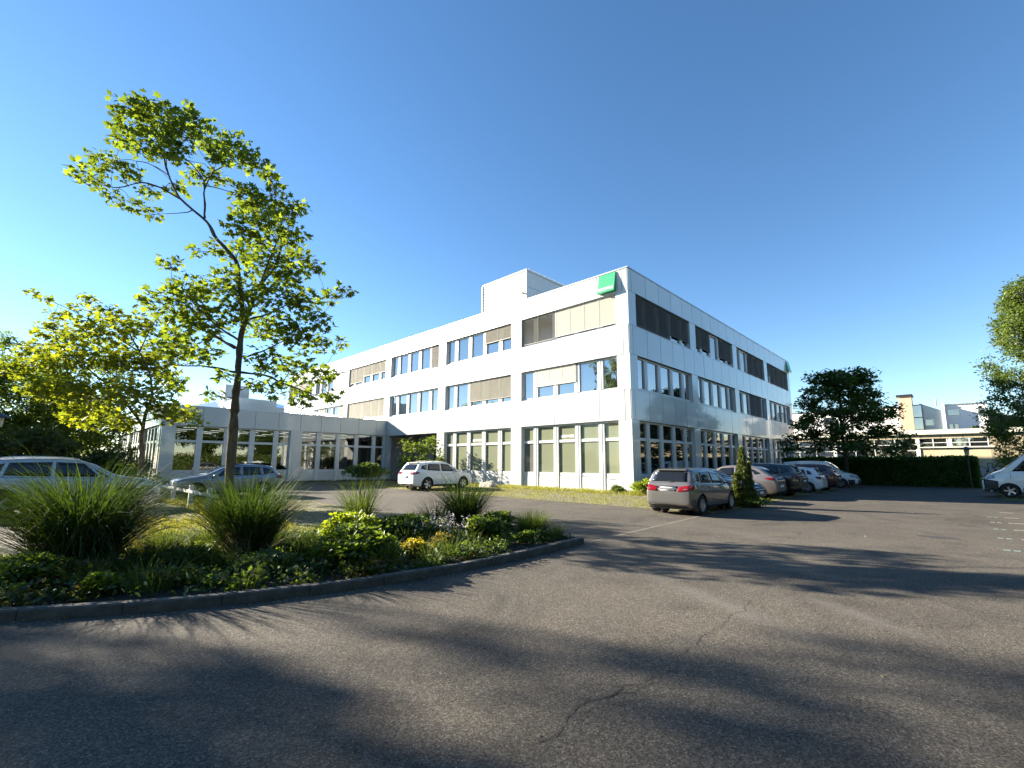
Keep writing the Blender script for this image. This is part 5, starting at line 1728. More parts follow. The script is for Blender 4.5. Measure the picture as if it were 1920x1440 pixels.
PLANE_CL= [[-23.4, 3.42, 12.21, 0.67], [-23.34, 2.71, 12.28, 0.34], [-22.75, 3.53, 12.42, 0.7], [-22.78, 2.38, 12.25, 0.28], [-22.33, 1.49, 11.31, 0.58], [-22.16, 2.95, 12.87, 0.27], [-21.21, 4.49, 13.23, 0.79], [-20.68, 3.37, 12.48, 0.7], [-20.16, 2.67, 11.89, 0.51], [-20.4, 0.26, 10.16, 0.29], [-23.51, 5.0, 12.14, 0.45], [-23.06, 3.27, 11.36, 0.64], [-22.55, 2.24, 10.98, 0.63], [-23.68, 3.07, 11.49, 0.25], [-24.29, 4.23, 10.2, 0.41], [-23.78, 7.18, 12.19, 0.6], [-23.25, 6.16, 11.67, 0.44], [-23.86, 6.67, 11.16, 0.37], [-23.42, 6.2, 10.61, 0.33], [-23.16, 2.96, 9.14, 0.32], [-22.7, 3.06, 9.08, 0.29], [-22.76, 4.66, 10.58, 0.32], [-21.99, 4.39, 10.87, 0.32], [-21.45, 4.43, 11.63, 0.45], [-20.91, 3.99, 11.61, 0.37], [-21.58, 0.82, 10.52, 0.37], [-20.47, 2.21, 10.36, 0.53], [-19.91, 1.96, 10.07, 0.71], [-19.61, 0.84, 9.67, 0.51], [-20.49, 0.14, 8.38, 0.71], [-19.61, 0.68, 8.74, 0.61], [-21.12, 0.35, 8.29, 0.37], [-18.75, 2.05, 10.6, 0.25], [-20.27, 3.27, 10.21, 0.48], [-19.91, 1.35, 10.53, 0.28], [-21.32, 1.6, 8.0, 0.29], [-20.2, 3.41, 8.76, 0.64], [-19.92, 1.48, 8.06, 0.76], [-18.94, 1.98, 8.55, 0.67], [-18.47, 1.33, 8.26, 0.33], [-22.07, 3.38, 7.81, 0.34], [-21.78, 2.62, 6.9, 0.57], [-21.07, 2.79, 7.15, 0.59], [-20.47, 1.35, 6.85, 0.67], [-20.1, -0.34, 6.34, 0.69], [-19.38, -0.39, 6.37, 0.52], [-18.07, 0.75, 7.09, 0.33], [-18.94, -2.11, 6.36, 0.27], [-19.39, -1.64, 5.49, 0.39], [-21.44, 3.3, 8.45, 0.25], [-22.33, 2.53, 6.31, 0.58], [-21.68, 3.11, 6.03, 0.62], [-21.13, 2.23, 5.83, 0.68], [-20.73, 1.2, 6.07, 0.52], [-19.31, 2.92, 6.25, 0.77], [-19.58, -0.71, 5.29, 0.63], [-18.84, -0.41, 5.18, 0.43], [-21.95, 1.77, 4.89, 0.6], [-21.06, 2.94, 5.18, 0.63], [-20.89, 1.03, 4.11, 0.29], [-19.98, 0.48, 4.64, 0.59], [-18.85, 1.23, 4.68, 0.65], [-18.93, -0.77, 4.2, 0.42], [-18.33, -0.22, 3.7, 0.31], [-18.52, 1.66, 3.86, 0.56], [-20.11, -0.63, 3.67, 0.37], [-20.53, -0.38, 3.83, 0.24], [-21.09, 1.0, 3.58, 0.25], [-17.86, 0.3, 5.58, 0.22], [-19.3, 1.05, 7.54, 0.53], [-21.07, 1.03, 7.08, 0.41], [-21.58, 2.01, 6.22, 0.49], [-21.89, 1.58, 3.81, 0.35]]
MAPLE_LIMBS= [[[[-21.23, 10.94, 0.92], [-21.26, 10.97, 1.81], [-21.32, 11.03, 2.7], [-21.3, 11.01, 3.61], [-21.17, 10.88, 4.53], [-21.33, 11.04, 5.46], [-21.67, 11.68, 6.45], [-22.1, 12.26, 7.44]], 0.105, 0.025], [[[-21.32, 11.04, 3.15], [-21.88, 11.18, 4.02], [-22.62, 11.51, 4.88], [-23.5, 11.98, 5.72], [-24.28, 12.65, 6.59]], 0.06, 0.012], [[[-21.24, 10.95, 4.41], [-20.73, 11.0, 5.06], [-20.4, 10.95, 5.58]], 0.04, 0.012], [[[-21.31, 11.02, 3.38], [-20.75, 10.02, 3.58], [-20.19, 9.15, 3.75]], 0.03, 0.01], [[[-21.67, 11.68, 6.45], [-22.73, 13.35, 7.52], [-23.64, 14.56, 8.33], [-25.01, 15.97, 9.21]], 0.035, 0.008], [[[-21.67, 11.68, 6.45], [-21.44, 11.58, 7.44], [-21.13, 11.56, 8.25]], 0.03, 0.01], [[[-21.88, 11.18, 4.02], [-22.79, 12.83, 4.19], [-23.77, 14.27, 4.46]], 0.03, 0.01]]
MAPLE_CL= [[-25.2, 14.81, 8.93, 0.32], [-24.77, 12.22, 8.19, 0.22], [-24.32, 15.14, 8.29, 0.51], [-23.43, 15.24, 9.32, 0.42], [-23.73, 15.86, 9.0, 0.32], [-22.79, 13.76, 8.48, 0.61], [-24.4, 16.57, 7.68, 0.9], [-23.59, 10.88, 6.84, 0.89], [-22.62, 11.28, 7.24, 0.89], [-21.57, 13.7, 8.1, 1.01], [-24.81, 16.05, 6.61, 0.87], [-23.96, 13.28, 5.95, 1.11], [-22.89, 14.94, 6.64, 1.32], [-22.0, 12.36, 6.21, 1.25], [-20.93, 12.27, 6.18, 1.09], [-20.93, 9.57, 6.68, 0.71], [-23.69, 11.88, 4.46, 0.97], [-22.74, 12.21, 4.6, 1.07], [-21.99, 9.84, 4.44, 1.05], [-21.03, 10.12, 4.02, 0.81], [-19.79, 11.84, 3.9, 0.69], [-20.69, 9.52, 3.6, 0.52], [-20.12, 7.27, 3.24, 0.31], [-24.46, 11.92, 4.58, 0.72], [-25.15, 13.27, 5.42, 0.69], [-22.33, 13.53, 3.58, 0.77], [-21.85, 10.87, 3.33, 0.62], [-23.27, 11.96, 3.52, 0.71], [-21.07, 8.7, 4.75, 0.68]]


tree('plane_tree', 'tall slender plane tree with bright lobed leaves leaning left beside the white rail', PLANE_LIMBS, PLANE_CL, 'palmate', .20, 112, M['leaf_plane'], M['bark'], 5, tuple(PLANE_LIMBS[0][0][0][:2]) + (0,), flat=.8, sub=6)
tree('young_maple', 'smaller yellow green maple with a crooked thin trunk before the low wing', MAPLE_LIMBS, MAPLE_CL, 'palmate', .24, 80, M['leaf_maple'], M['bark'], 6, tuple(MAPLE_LIMBS[0][0][0][:2]) + (0,), flat=.75, sub=4)

LG = 'trees massed on the left beyond the parked cars'
auto_tree('broadleaf_tree', 'broad mid green tree at the left picture edge behind the lantern', (-26.8, 35.5, 0), 11.0, 4.8, 21, 'oval', .26, 34, M['leaf_birch'], M['bark_dark'], z0=.15, ncl=75, r=(.7, 1.3), group=LG)
auto_tree('broadleaf_tree', 'mid green tree standing behind the yellow maple crown', (-22.4, 38.5, 0), 11.8, 4.2, 22, 'oval', .26, 34, M['leaf_birch'], M['bark_dark'], z0=.15, ncl=70, r=(.7, 1.3), group=LG)
auto_tree('broadleaf_tree', 'low bushy tree hiding the far end of the low wing', (-21.8, 31.0, 0), 6.3, 2.8, 23, 'oval', .24, 36, M['leaf_green'], M['bark_dark'], z0=.08, ncl=52, r=(.6, 1.0), group=LG)
auto_tree('broadleaf_tree', 'shaggy green tree left of all others at the picture border', (-32.5, 31.5, 0), 9.0, 4.2, 24, 'oval', .26, 34, M['leaf_green'], M['bark_dark'], z0=.1, ncl=60, r=(.7, 1.3), group=LG)
auto_tree('broadleaf_tree', 'tall loose green tree rising above the lantern at the picture border', (-28.6, 27.5, 0), 9.4, 3.4, 28, 'oval', .24, 38, M['leaf_green'], M['bark_dark'], z0=.12, ncl=70, r=(.6, 1.1), group=LG)
auto_tree('broadleaf_tree', 'bright loose tree between the maple trunk and the dark evergreens', (-24.2, 28.5, 0), 8.2, 3.0, 29, 'oval', .28, 40, M['leaf_birch'], M['bark_dark'], z0=.1, ncl=64, r=(.6, 1.0), group=LG)
auto_tree('dark_yew', 'big dark evergreen bush behind the silver car', (-24.9, 23.4, 0), 3.6, 2.5, 25, 'spray', .22, 80, M['leaf_conifer'], M['bark_dark'], z0=.0, ncl=60, r=(.45, .85), cat='bush', up=.4)
auto_tree('dark_yew', 'smaller dark evergreen bush by the corner of the low wing', (-20.9, 22.6, 0), 2.5, 1.7, 26, 'spray', .2, 80, M['leaf_conifer'], M['bark_dark'], z0=.0, ncl=34, r=(.4, .7), cat='bush', up=.4)
auto_tree('dark_yew', 'dark evergreen bush at the far left under the lantern', (-28.6, 23.5, 0), 3.2, 2.3, 27, 'spray', .22, 70, M['leaf_conifer'], M['bark_dark'], z0=.0, ncl=50, r=(.45, .8), cat='bush', up=.4)

# dark layered tree at the end of the car row
def layered_tree():
    rng = np.random.default_rng(31)
    base = (21.6, -7.0, 0); cl = []
    for k in range(170):
        z = rng.uniform(2.9, 9.5)
        f = (z - 2.0) / 7.8
        R_ = 5.0 * (1 - .62 * f ** 1.7) * (.86 + .14 * math.sin(z * 4.2) ** 2) * (0.55 + 0.45 * min(1, (z - 1.6) / 1.4))
        a = rng.uniform(0, 2 * PI); q = rng.random() ** .5
        cl.append((base[0] + R_ * q * math.cos(a), base[1] + R_ * q * math.sin(a), z - .35 * q, rng.uniform(.55, .95)))
    limbs = [([(21.6, -7.0, -.1), (21.55, -7.0, 2.2), (21.7, -6.9, 5), (21.6, -7.1, 9.2)], .22, .03)]
    for k in range(9):
        a = k * 2.4; z = 1.9 + k * .6
        limbs.append(([(21.6, -7.0, z), (21.6 + 1.6 * math.cos(a), -7.0 + 1.6 * math.sin(a), z + .7), (21.6 + 3.4 * math.cos(a), -7.0 + 3.4 * math.sin(a), z + 1.0)], .09, .02))
    tree('dark_broadleaf_tree', 'dark rounded tree with wide boughs at the far end of the shaded facade', limbs, cl, 'oval', .28, 44, M['leaf_dark'], M['bark_dark'], 32, base, flat=.55, shell=.1, sub=3, up=.9, droop=.25)
layered_tree()

# hanging birch cut off by the right picture edge
def birch(base, seed, label, h=13.8, cr=3.2):
    rng = np.random.default_rng(seed)
    cl = []
    for k in range(250):
        z = rng.uniform(2.2, h)
        f = (z - 2) / (h - 2)
        R_ = cr * (1 - .75 * f ** 2.2)
        a = rng.uniform(0, 2 * PI); q = rng.random() ** .45
        cl.append((base[0] + R_ * q * math.cos(a), base[1] + R_ * q * math.sin(a), z - .9 * q, rng.uniform(.45, .8)))
    limbs = [([base, (base[0] + .1, base[1], h * .35), (base[0] - .1, base[1] + .1, h * .7), (base[0], base[1], h * .98)], .18, .02)]
    for k in range(10):
        a = k * 2.4; z = h * (.22 + .065 * k)
        limbs.append(([(base[0], base[1], z), (base[0] + cr * .4 * math.cos(a), base[1] + cr * .4 * math.sin(a), z + 1.2), (base[0] + cr * .85 * math.cos(a), base[1] + cr * .85 * math.sin(a), z + .6)], .05, .01))
    return tree('birch', label, limbs, cl, 'oval', .16, 130, M['leaf_birch'], M['bark_birch'], seed + 1, base, flat=1.15, shell=.1, sub=6, up=.35, droop=.8)
birch((18.3, -17.9, 0), 41, 'hanging birch at the right picture edge above the white panel van')

# trees off to the left that throw the long shadows over the foreground
SG = 'trees beside the camera that shade the foreground'
auto_tree('shade_tree', 'tall green tree outside the left picture edge, farther from the camera', (-40.2, 24.2, 0), 20.5, 3.5, 201, 'oval', .34, 42, M['leaf_green'], M['bark_dark'], z0=.30, ncl=170, r=(.6, 1.0), tr=.28, group=SG)
# a second, thinner tree whose few boughs reach over towards the kerb
tree('shade_tree', 'slender sparse tree outside the left picture edge', [([(-39.4, 24.6, 0), (-39.3, 24.6, 8), (-38.9, 24.8, 14), (-38.6, 24.9, 18.5)], .2, .03), ([(-39.1, 24.7, 12), (-37.6, 25.3, 14.4), (-36.1, 25.98, 15.9)], .06, .02), ([(-39.0, 24.75, 13.4), (-37.8, 25.3, 15.4), (-36.8, 25.69, 16.4)], .05, .02)],
     [(-36.24, 25.92, 15.53, 0.24),
      (-36.07, 25.99, 15.85, 0.24),
      (-35.98, 26.03, 16.14, 0.24),
      (-36.03, 26.01, 16.32, 0.24),
      (-36.16, 25.95, 16.47, 0.24),
      (-36.76, 25.7, 16.15, 0.22),
      (-36.79, 25.69, 16.4, 0.22),
      (-36.85, 25.66, 16.52, 0.22),
      (-36.91, 25.64, 16.63, 0.22),
      (-36.15, 25.96, 14.83, 0.2),
      (-36.13, 25.97, 15.24, 0.2),
      (-36.18, 25.95, 15.52, 0.2),
      (-37.82, 25.25, 15.79, 0.3),
      (-37.84, 25.24, 15.88, 0.3),
      (-37.87, 25.23, 15.95, 0.3)],
     'oval', .30, 75, M['leaf_green'], M['bark_dark'], 202, (-39.4, 24.6, 0), group=SG, sub=3)
auto_tree('shade_tree', 'broad green tree far outside the left picture edge', (-47.5, 19.0, 0), 16.0, 4.6, 203, 'oval', .36, 30, M['leaf_green'], M['bark_dark'], z0=.2, ncl=70, r=(.8, 1.3), group=SG)
tree('shade_tree', 'tall airy tree outside the left picture edge with a thin high crown', [([(-36.0, 27.5, 0), (-36.0, 27.4, 9), (-36.1, 27.0, 15), (-36.0, 26.6, 18.5)], .18, .03)],
     [(-36.57, 25.78, 16.68, 0.5),
      (-35.39, 25.6, 16.27, 0.5),
      (-37.07, 25.33, 15.98, 0.5),
      (-36.66, 25.96, 15.82, 0.5),
      (-35.23, 26.91, 17.04, 0.5),
      (-37.18, 26.6, 16.89, 0.5),
      (-36.06, 26.64, 16.51, 0.5),
      (-37.19, 26.0, 16.41, 0.5),
      (-36.78, 26.76, 18.15, 0.5),
      (-36.35, 26.97, 16.72, 0.5),
      (-35.54, 27.42, 17.34, 0.5),
      (-34.73, 26.03, 17.43, 0.5),
      (-36.68, 25.88, 15.86, 0.5),
      (-35.67, 26.44, 17.3, 0.5),
      (-36.35, 26.33, 17.26, 0.5),
      (-35.82, 27.15, 17.87, 0.5),
      (-35.69, 27.14, 17.74, 0.5),
      (-35.47, 25.57, 16.98, 0.5),
      (-34.95, 25.97, 16.79, 0.5),
      (-36.83, 24.97, 16.28, 0.5)],
     'oval', .26, 20, M['leaf_green'], M['bark_dark'], 204, (-36.0, 27.5, 0), group=SG, sub=3)
# trees added unseen behind the camera to cut sky light and darken reflections
AG = 'added sky-blocking trees behind the camera'
a1 = auto_tree('sky_block_tree', 'added tall tree behind the camera, blocks sky light and mirrors in the windows', (-52, -30, 0), 15.5, 5.2, 211, 'oval', .5, 24, M['leaf_green'], M['bark_dark'], z0=.12, ncl=80, r=(1.0, 1.8), group=AG)
a2 = auto_tree('sky_block_tree', 'added tall tree behind the camera, blocks sky light and mirrors in the windows', (-42, -33, 0), 17.0, 5.6, 212, 'oval', .5, 24, M['leaf_green'], M['bark_dark'], z0=.12, ncl=80, r=(1.0, 1.8), group=AG)
for k, (x, y) in enumerate(((-33, -30), (-23, -33), (-13, -31), (-3, -34), (7, -32), (18, -35), (30, -33), (-56, -20), (-58, -9))):
    c = copy_tree((a1, a2)[k % 2]); c.location = (x, y, 0); c.rotation_euler.z = k * 1.7
for k, x in enumerate((-62, -40, -18, 4)):  # unseen hedges added to cover the bright horizon in window reflections
    hg = thing('added_hedge', 'added green hedge behind the camera, darkens the low reflections in the windows', 'hedge', (x, -29.5, 0), 0, 'added hedges behind the camera')
    rngh = np.random.default_rng(230 + k)
    MB().box(.3, .2, 0, 21.7, 1.4, 2.7).build('inner_twigs', M['leaf_green'], hg)
    pp = np.stack([rngh.uniform(0, 22, 5000), rngh.uniform(0, 1.6, 5000), rngh.uniform(0, 3.1, 5000)], 1)
    pp[:, 1] = np.where(pp[:, 2] < 2.7, 1.5 + rngh.normal(0, .12, 5000), pp[:, 1])
    Vh, Fh = scatter_leaves(pp, .4, 'oval', rngh, .4, None, .2)
    link('foliage', mesh_np('foliage', Vh, Fh), M['leaf_green'], hg)


# conifer at the start of the car row
def thuja():
    rng = np.random.default_rng(51)
    t = thing('small_conifer', 'small pointed yellow green conifer with a shorter companion beside the grey hatchback', 'conifer', (-4.35, -7.35, .0))
    parts = []
    for (cx, cy, h, r) in ((0, 0, 2.35, .27), (-.24, .18, 1.3, .18), (.30, -.14, 1.75, .19), (.10, .28, 1.2, .2), (.5, -.22, .7, .18)):
        n = int(1500 * h * r / .8)
        z = h * rng.random(n) ** 1.25
        rr = r * (1 - (z / h) ** 1.5) ** .8 * (.82 + .25 * np.sin(z * 9 + rng.uniform(0, 6)) ** 2) * rng.uniform(.75, 1.08, n)
        a = rng.uniform(0, 2 * PI, n)
        p = np.stack([cx + rr * np.cos(a), cy + rr * np.sin(a), z], 1)
        d = np.stack([np.cos(a), np.sin(a), np.full(n, 1.6)], 1)
        parts.append(scatter_leaves(p, .14, 'spray', rng, .1, d * 1.4, -.6))
    V, F = merge(parts); link('foliage', mesh_np('foliage', V, F), M['leaf_thuja'], t)
    mb = MB(); mb.tube([(0, 0, -.05), (0, 0, 1.9)], [.05, .01], 7); mb.build('trunk', M['bark_dark'], t)
thuja()
shrub('ground_shrub', 'low pale green creeping shrub at the foot of the small conifer', (-3.9, -7.75, 0), .95, .5, .42, 52, 'rhomb', .10, 900, M['leaf_birch'], cat='shrub')

# clipped hedge
def hedge():
    rng = np.random.default_rng(61)
    x0, x1, y0, y1, h = 26.0, 27.3, -14.5, -1.5, 2.32
    t = thing('clipped_hedge', 'long clipped dark green hedge before the workshop', 'hedge', (x0, y0, 0))
    MB().box(.15, .15, 0, x1 - x0 - .15, y1 - y0 - .15, h - .15).build('inner_twigs', M['leaf_hedge'], t)
    L = y1 - y0; w = x1 - x0
    P_ = []
    n = 15000
    P_.append(np.stack([rng.normal(0, .06, n), rng.uniform(0, L, n), rng.uniform(0, h, n)], 1))
    n = 5000
    P_.append(np.stack([rng.uniform(0, w, n), rng.uniform(0, L, n), h + rng.normal(0, .06, n)], 1))
    n = 2500
    P_.append(np.stack([rng.uniform(0, w, n), rng.normal(0, .06, n), rng.uniform(0, h, n)], 1))
    P_.append(np.stack([rng.uniform(0, w, n), L + rng.normal(0, .06, n), rng.uniform(0, h, n)], 1))
    p = np.vstack(P_)
    p[:, 0] += .07 * np.sin(p[:, 1] * 1.3) + .05 * np.sin(p[:, 1] * 3.1 + p[:, 2] * 2)
    p[:, 2] += .04 * np.sin(p[:, 1] * 1.9)
    V, F = scatter_leaves(p, .17, 'oval', rng, .5, np.array([[-1, 0, .2]]) * np.ones((len(p), 1)), .2)
    link('foliage', mesh_np('foliage', V, F), M['leaf_hedge'], t)
hedge()

# shrubs by the entrance and the low wing
auto_tree('entrance_shrub', 'sunlit leafy shrub before the recessed entrance', (-2.1, 18.5, 0), 4.0, 1.9, 71, 'oval', .24, 40, M['leaf_birch'], M['bark_dark'], z0=.12, ncl=30, r=(.45, .8), tr=.06, cat='shrub')
shrub('round_bush', 'dense round dark green bush between the low wing and the white sport utility car', (-7.3, 17.6, 0), 1.75, 1.5, 1.75, 72, 'oval', .17, 4200, M['leaf_dark'], lumps=14)
shrub('climbing_shrub', 'slim shrub against the pillar right of the entrance', (-.7, 17.6, 0), .55, .6, 2.6, 73, 'oval', .18, 900, M['leaf_green'], lumps=9)
shrub('corner_bush', 'bright yellow green bush at the foot of the office corner', (-.75, -1.15, 0), .95, .8, .95, 74, 'oval', .13, 2600, M['leaf_lime'], lumps=10)
shrub('corner_bush', 'low leafy perennial just left of the bright corner bush', (-1.0, .55, 0), .5, .5, .55, 75, 'oval', .13, 600, M['leaf_birch'], lumps=6)
for k, (x, y, s_) in enumerate(((-17.4, 26.9, .5), (-15.6, 26.8, .4), (-13.2, 26.9, .45), (-10.8, 26.9, .4))):
    shrub('wall_shrub', ['low shrub under the first window of the low wing', 'low shrub under the low wing windows behind the estate car bonnet', 'low shrub under the low wing windows behind the estate car roof', 'low shrub under the middle pillar of the low wing'][k], (x, y, 0), .8, .4, s_, 80 + k, 'oval', .13, 500, M['leaf_dark'], lumps=6)
auto_tree('sapling_bush', 'low bright green bush beside the maple trunk', (-20.6, 16.9, 0), 1.5, 1.1, 87, 'oval', .2, 60, M['leaf_lime'], M['bark_dark'], z0=.0, ncl=16, r=(.3, .5), tr=.03, cat='bush')

# ------------------------------------------------------------------ planting bed
OG = 'tall ornamental grasses in the planting bed'
grass_clump('ornamental_grass', 'largest dark ornamental grass clump before the silver car', (-23.75, -3.9, .06), .36, 2.05, 2100, 91, w=.016, lean=(.04, .98), bend=1.05, dead=240, group=OG)
grass_clump('ornamental_grass', 'broad ornamental grass clump hiding the foot of the plane tree', (-21.75, -5.0, .06), .30, 1.72, 1500, 92, w=.014, lean=(.04, .66), bend=.9, dead=200, group=OG)
grass_clump('ornamental_grass', 'slender upright pale grass clump in the middle of the bed', (-19.35, -4.3, .06), .17, 1.55, 380, 93, w=.013, lean=(.03, .42), bend=.65, mat='blade_pale', dead=40, group=OG)
grass_clump('ornamental_grass', 'dark arching grass clump in line with the front wheel of the white car', (-16.75, -4.7, .06), .24, 1.55, 750, 94, w=.015, lean=(.05, .75), bend=.85, dead=70, group=OG)
grass_clump('ornamental_grass', 'low grass clump leaning on the left of the dark arching clump', (-17.55, -4.6, .06), .22, .95, 420, 95, w=.012, lean=(.05, .9), bend=.9, dead=20, group=OG)
grass_clump('ornamental_grass', 'short bushy grass clump at the right tip of the bed', (-16.5, -6.75, .06), .24, .74, 800, 96, w=.010, lean=(.03, .7), bend=.7, mat='blade_pale', dead=20, group=OG)
grass_clump('ornamental_grass', 'small low grass tuft right beside the kerb corner', (-16.28, -7.25, .06), .13, .45, 260, 97, w=.008, lean=(.05, .8), bend=.8, mat='blade_pale', dead=6, group=OG)
LOWG = [(-22.9, -4.4, .55, 'low grass tuft close to the largest clump on its right'), (-22.6, -3.4, .65, 'bright low grass between the two big clumps, farther back'), (-22.3, -5.6, .5, 'low grass tuft between the two big clumps, near the kerb'),
        (-21.0, -4.3, .6, 'low grass tuft right behind the broad clump'), (-20.9, -5.7, .55, 'dark low grass right of the broad clump'), (-23.4, -5.0, .45, 'thin low grass in front of the largest clump'), (-21.9, -3.2, .6, 'bright low grass at the rear edge of the bed'), (-20.4, -4.9, .45, 'low grass tuft left of the round leafy perennial')]
for k, (x, y, L_, lb) in enumerate(LOWG):
    grass_clump('low_grass', lb, (x, y, .06), .26, L_, 420, 110 + k, w=.009, lean=(.05, .9), bend=.9, mat='blade_pale' if 'bright' in lb else 'blade', dead=14, cat='grass tuft', group='low grass tufts filling the bed')
PG = 'leafy perennials in the planting bed'
shrub('leafy_perennial', 'big round mound of broad green leaves near the middle kerb', (-20.75, -6.75, .06), .55, .75, .66, 131, 'oval', .12, 3400, M['leaf_green'], 'perennial', PG, lumps=14)
shrub('leafy_perennial', 'lime yellow topped mound just behind the round green mound', (-20.1, -5.3, .06), .5, .6, .74, 132, 'oval', .10, 2200, M['leaf_lime'], 'perennial', PG, lumps=10)
shrub('leafy_perennial', 'dark green low shrub behind the yellow flower', (-18.9, -5.25, .06), .65, .6, .6, 133, 'oval', .10, 2600, M['leaf_dark'], 'perennial', PG, lumps=11)
shrub('leafy_perennial', 'pale tipped leafy mound near the kerb left of the bushy grass clump', (-17.9, -6.75, .06), .40, .42, .62, 134, 'oval', .09, 2000, M['leaf_birch'], 'perennial', PG, lumps=9)
shrub('leafy_perennial', 'dense green mound behind the pale tipped one', (-17.05, -6.2, .06), .42, .42, .58, 135, 'oval', .08, 1700, M['leaf_green'], 'perennial', PG, lumps=8)
shrub('flowering_perennial', 'small plant with bright yellow flower heads by the kerb', (-19.7, -6.95, .06), .24, .24, .36, 136, 'oval', .06, 620, M['leaf_bronze'], 'perennial', PG, lumps=6, flowers=(M['leaf_yellow'], 420, .05))
shrub('flowering_perennial', 'bronze plant with thin flower stalks right of the yellow flower', (-19.05, -6.75, .06), .36, .3, .42, 137, 'rhomb', .07, 1000, M['leaf_bronze'], 'perennial', PG, lumps=7, flowers=(M['leaf_yellow'], 90, .04))
shrub('leafy_perennial', 'small bright green round plant by the left kerb', (-23.6, -6.05, .06), .22, .2, .30, 138, 'oval', .065, 800, M['leaf_lime'], 'perennial', PG, lumps=7)
shrub('leafy_perennial', 'reddish green low plant right of the small bright one', (-23.0, -6.2, .06), .26, .22, .26, 139, 'oval', .05, 700, M['leaf_bronze'], 'perennial', PG, lumps=6)
shrub('leafy_perennial', 'leafy tangle at the far left end of the bed', (-24.3, -5.2, .06), .5, .45, .5, 140, 'oval', .085, 1700, M['leaf_green'], 'perennial', PG, lumps=10)
shrub('leafy_perennial', 'brownish leafy tangle in front of the largest grass clump', (-23.9, -5.3, .06), .38, .3, .36, 141, 'oval', .06, 900, M['leaf_bronze'], 'perennial', PG, lumps=7)
shrub('leafy_perennial', 'dark low foliage under the broad grass clump', (-21.9, -6.25, .06), .5, .45, .34, 142, 'oval', .08, 1200, M['leaf_dark'], 'perennial', PG, lumps=9)
shrub('leafy_perennial', 'dark low foliage between the two big grass clumps', (-22.5, -5.0, .06), .5, .5, .36, 143, 'oval', .08, 1300, M['leaf_dark'], 'perennial', PG, lumps=9)
shrub('leafy_perennial', 'small plant with pale white flowers behind the bronze plant', (-18.35, -5.75, .06), .35, .35, .52, 144, 'oval', .07, 900, M['leaf_green'], 'perennial', PG, lumps=7, flowers=(M['flower_pale'], 160, .05))
shrub('leafy_perennial', 'low leafy edge plant left of the kerb corner', (-17.2, -7.2, .06), .35, .22, .3, 145, 'oval', .06, 700, M['leaf_green'], 'perennial', PG, lumps=6)
def spikes(base, n, h, seed, label):
    rng = np.random.default_rng(seed)
    t = thing('spiked_perennial', label, 'perennial', base, 0, PG)
    fl_ = []
    for k in range(n):
        x, y = rng.normal(0, .18), rng.normal(0, .18); l = h * rng.uniform(.7, 1.1)
        tx, ty = x * 1.3 + rng.normal(0, .03), y * 1.3 + rng.normal(0, .03)
        MB().tube([(x, y, 0), ((x + tx) / 2, (y + ty) / 2, l * .5), (tx, ty, l)], [.004, .004, .002], 4, False).build('stem', M['blade_pale'], t)
        m_ = 16; z = rng.uniform(.62, 1.0, m_) * l
        fl_.append(np.stack([tx + rng.normal(0, .008, m_), ty + rng.normal(0, .008, m_), z], 1))
    V, F = scatter_leaves(np.vstack(fl_), .035, 'oval', rng, .3, None, -.5); link('flower', mesh_np('flower', V, F), M['flower_pale'], t)
    V, F = blades(240, .2, h * .6, .009, rng, (.05, .6), 5, .6); link('leaf_blades', mesh_np('leaf_blades', V, F), M['blade_pale'], t)
spikes((-18.55, -6.35, .06), 26, .62, 151, 'cluster of thin pale flower spikes between bronze plant and pale tipped mound')
spikes((-18.15, -5.9, .06), 12, .60, 152, 'few taller pale spikes before the dark arching grass clump')

# low leaves that fill the bed between the plants
def ground_cover():
    rng = np.random.default_rng(158)
    n = 15000
    p = np.stack([rng.uniform(-26.5, -16.25, n), rng.uniform(-8.0, -3.0, n), np.zeros(n)], 1)
    kx = np.array([k[0] for k in KERB]); ky = np.array([k[1] for k in KERB])
    lim = np.interp(p[:, 0], kx, ky)
    gap = p[:, 1] - lim
    f = np.sin(p[:, 0] * 3.1 + 2 * np.sin(p[:, 1] * 1.7)) * np.sin(p[:, 1] * 2.7 + 1.3 * np.sin(p[:, 0] * 1.9)) + .55 * rng.normal(size=n)
    p = p[(gap > .16) & (f > .05 - np.clip(gap - .45, -.3, .7))]
    hgt = .08 + .10 * (np.sin(p[:, 0] * 2.1) * np.sin(p[:, 1] * 2.9 + 1) + 1)
    p[:, 2] = .07 + rng.random(len(p)) ** .7 * hgt
    V, F = scatter_leaves(p, .085, 'oval', rng, .7, None, .1)
    tag(link('bed_ground_cover', mesh_np('bed_ground_cover', V, F), M['leaf_dark']), kind='stuff')
ground_cover()
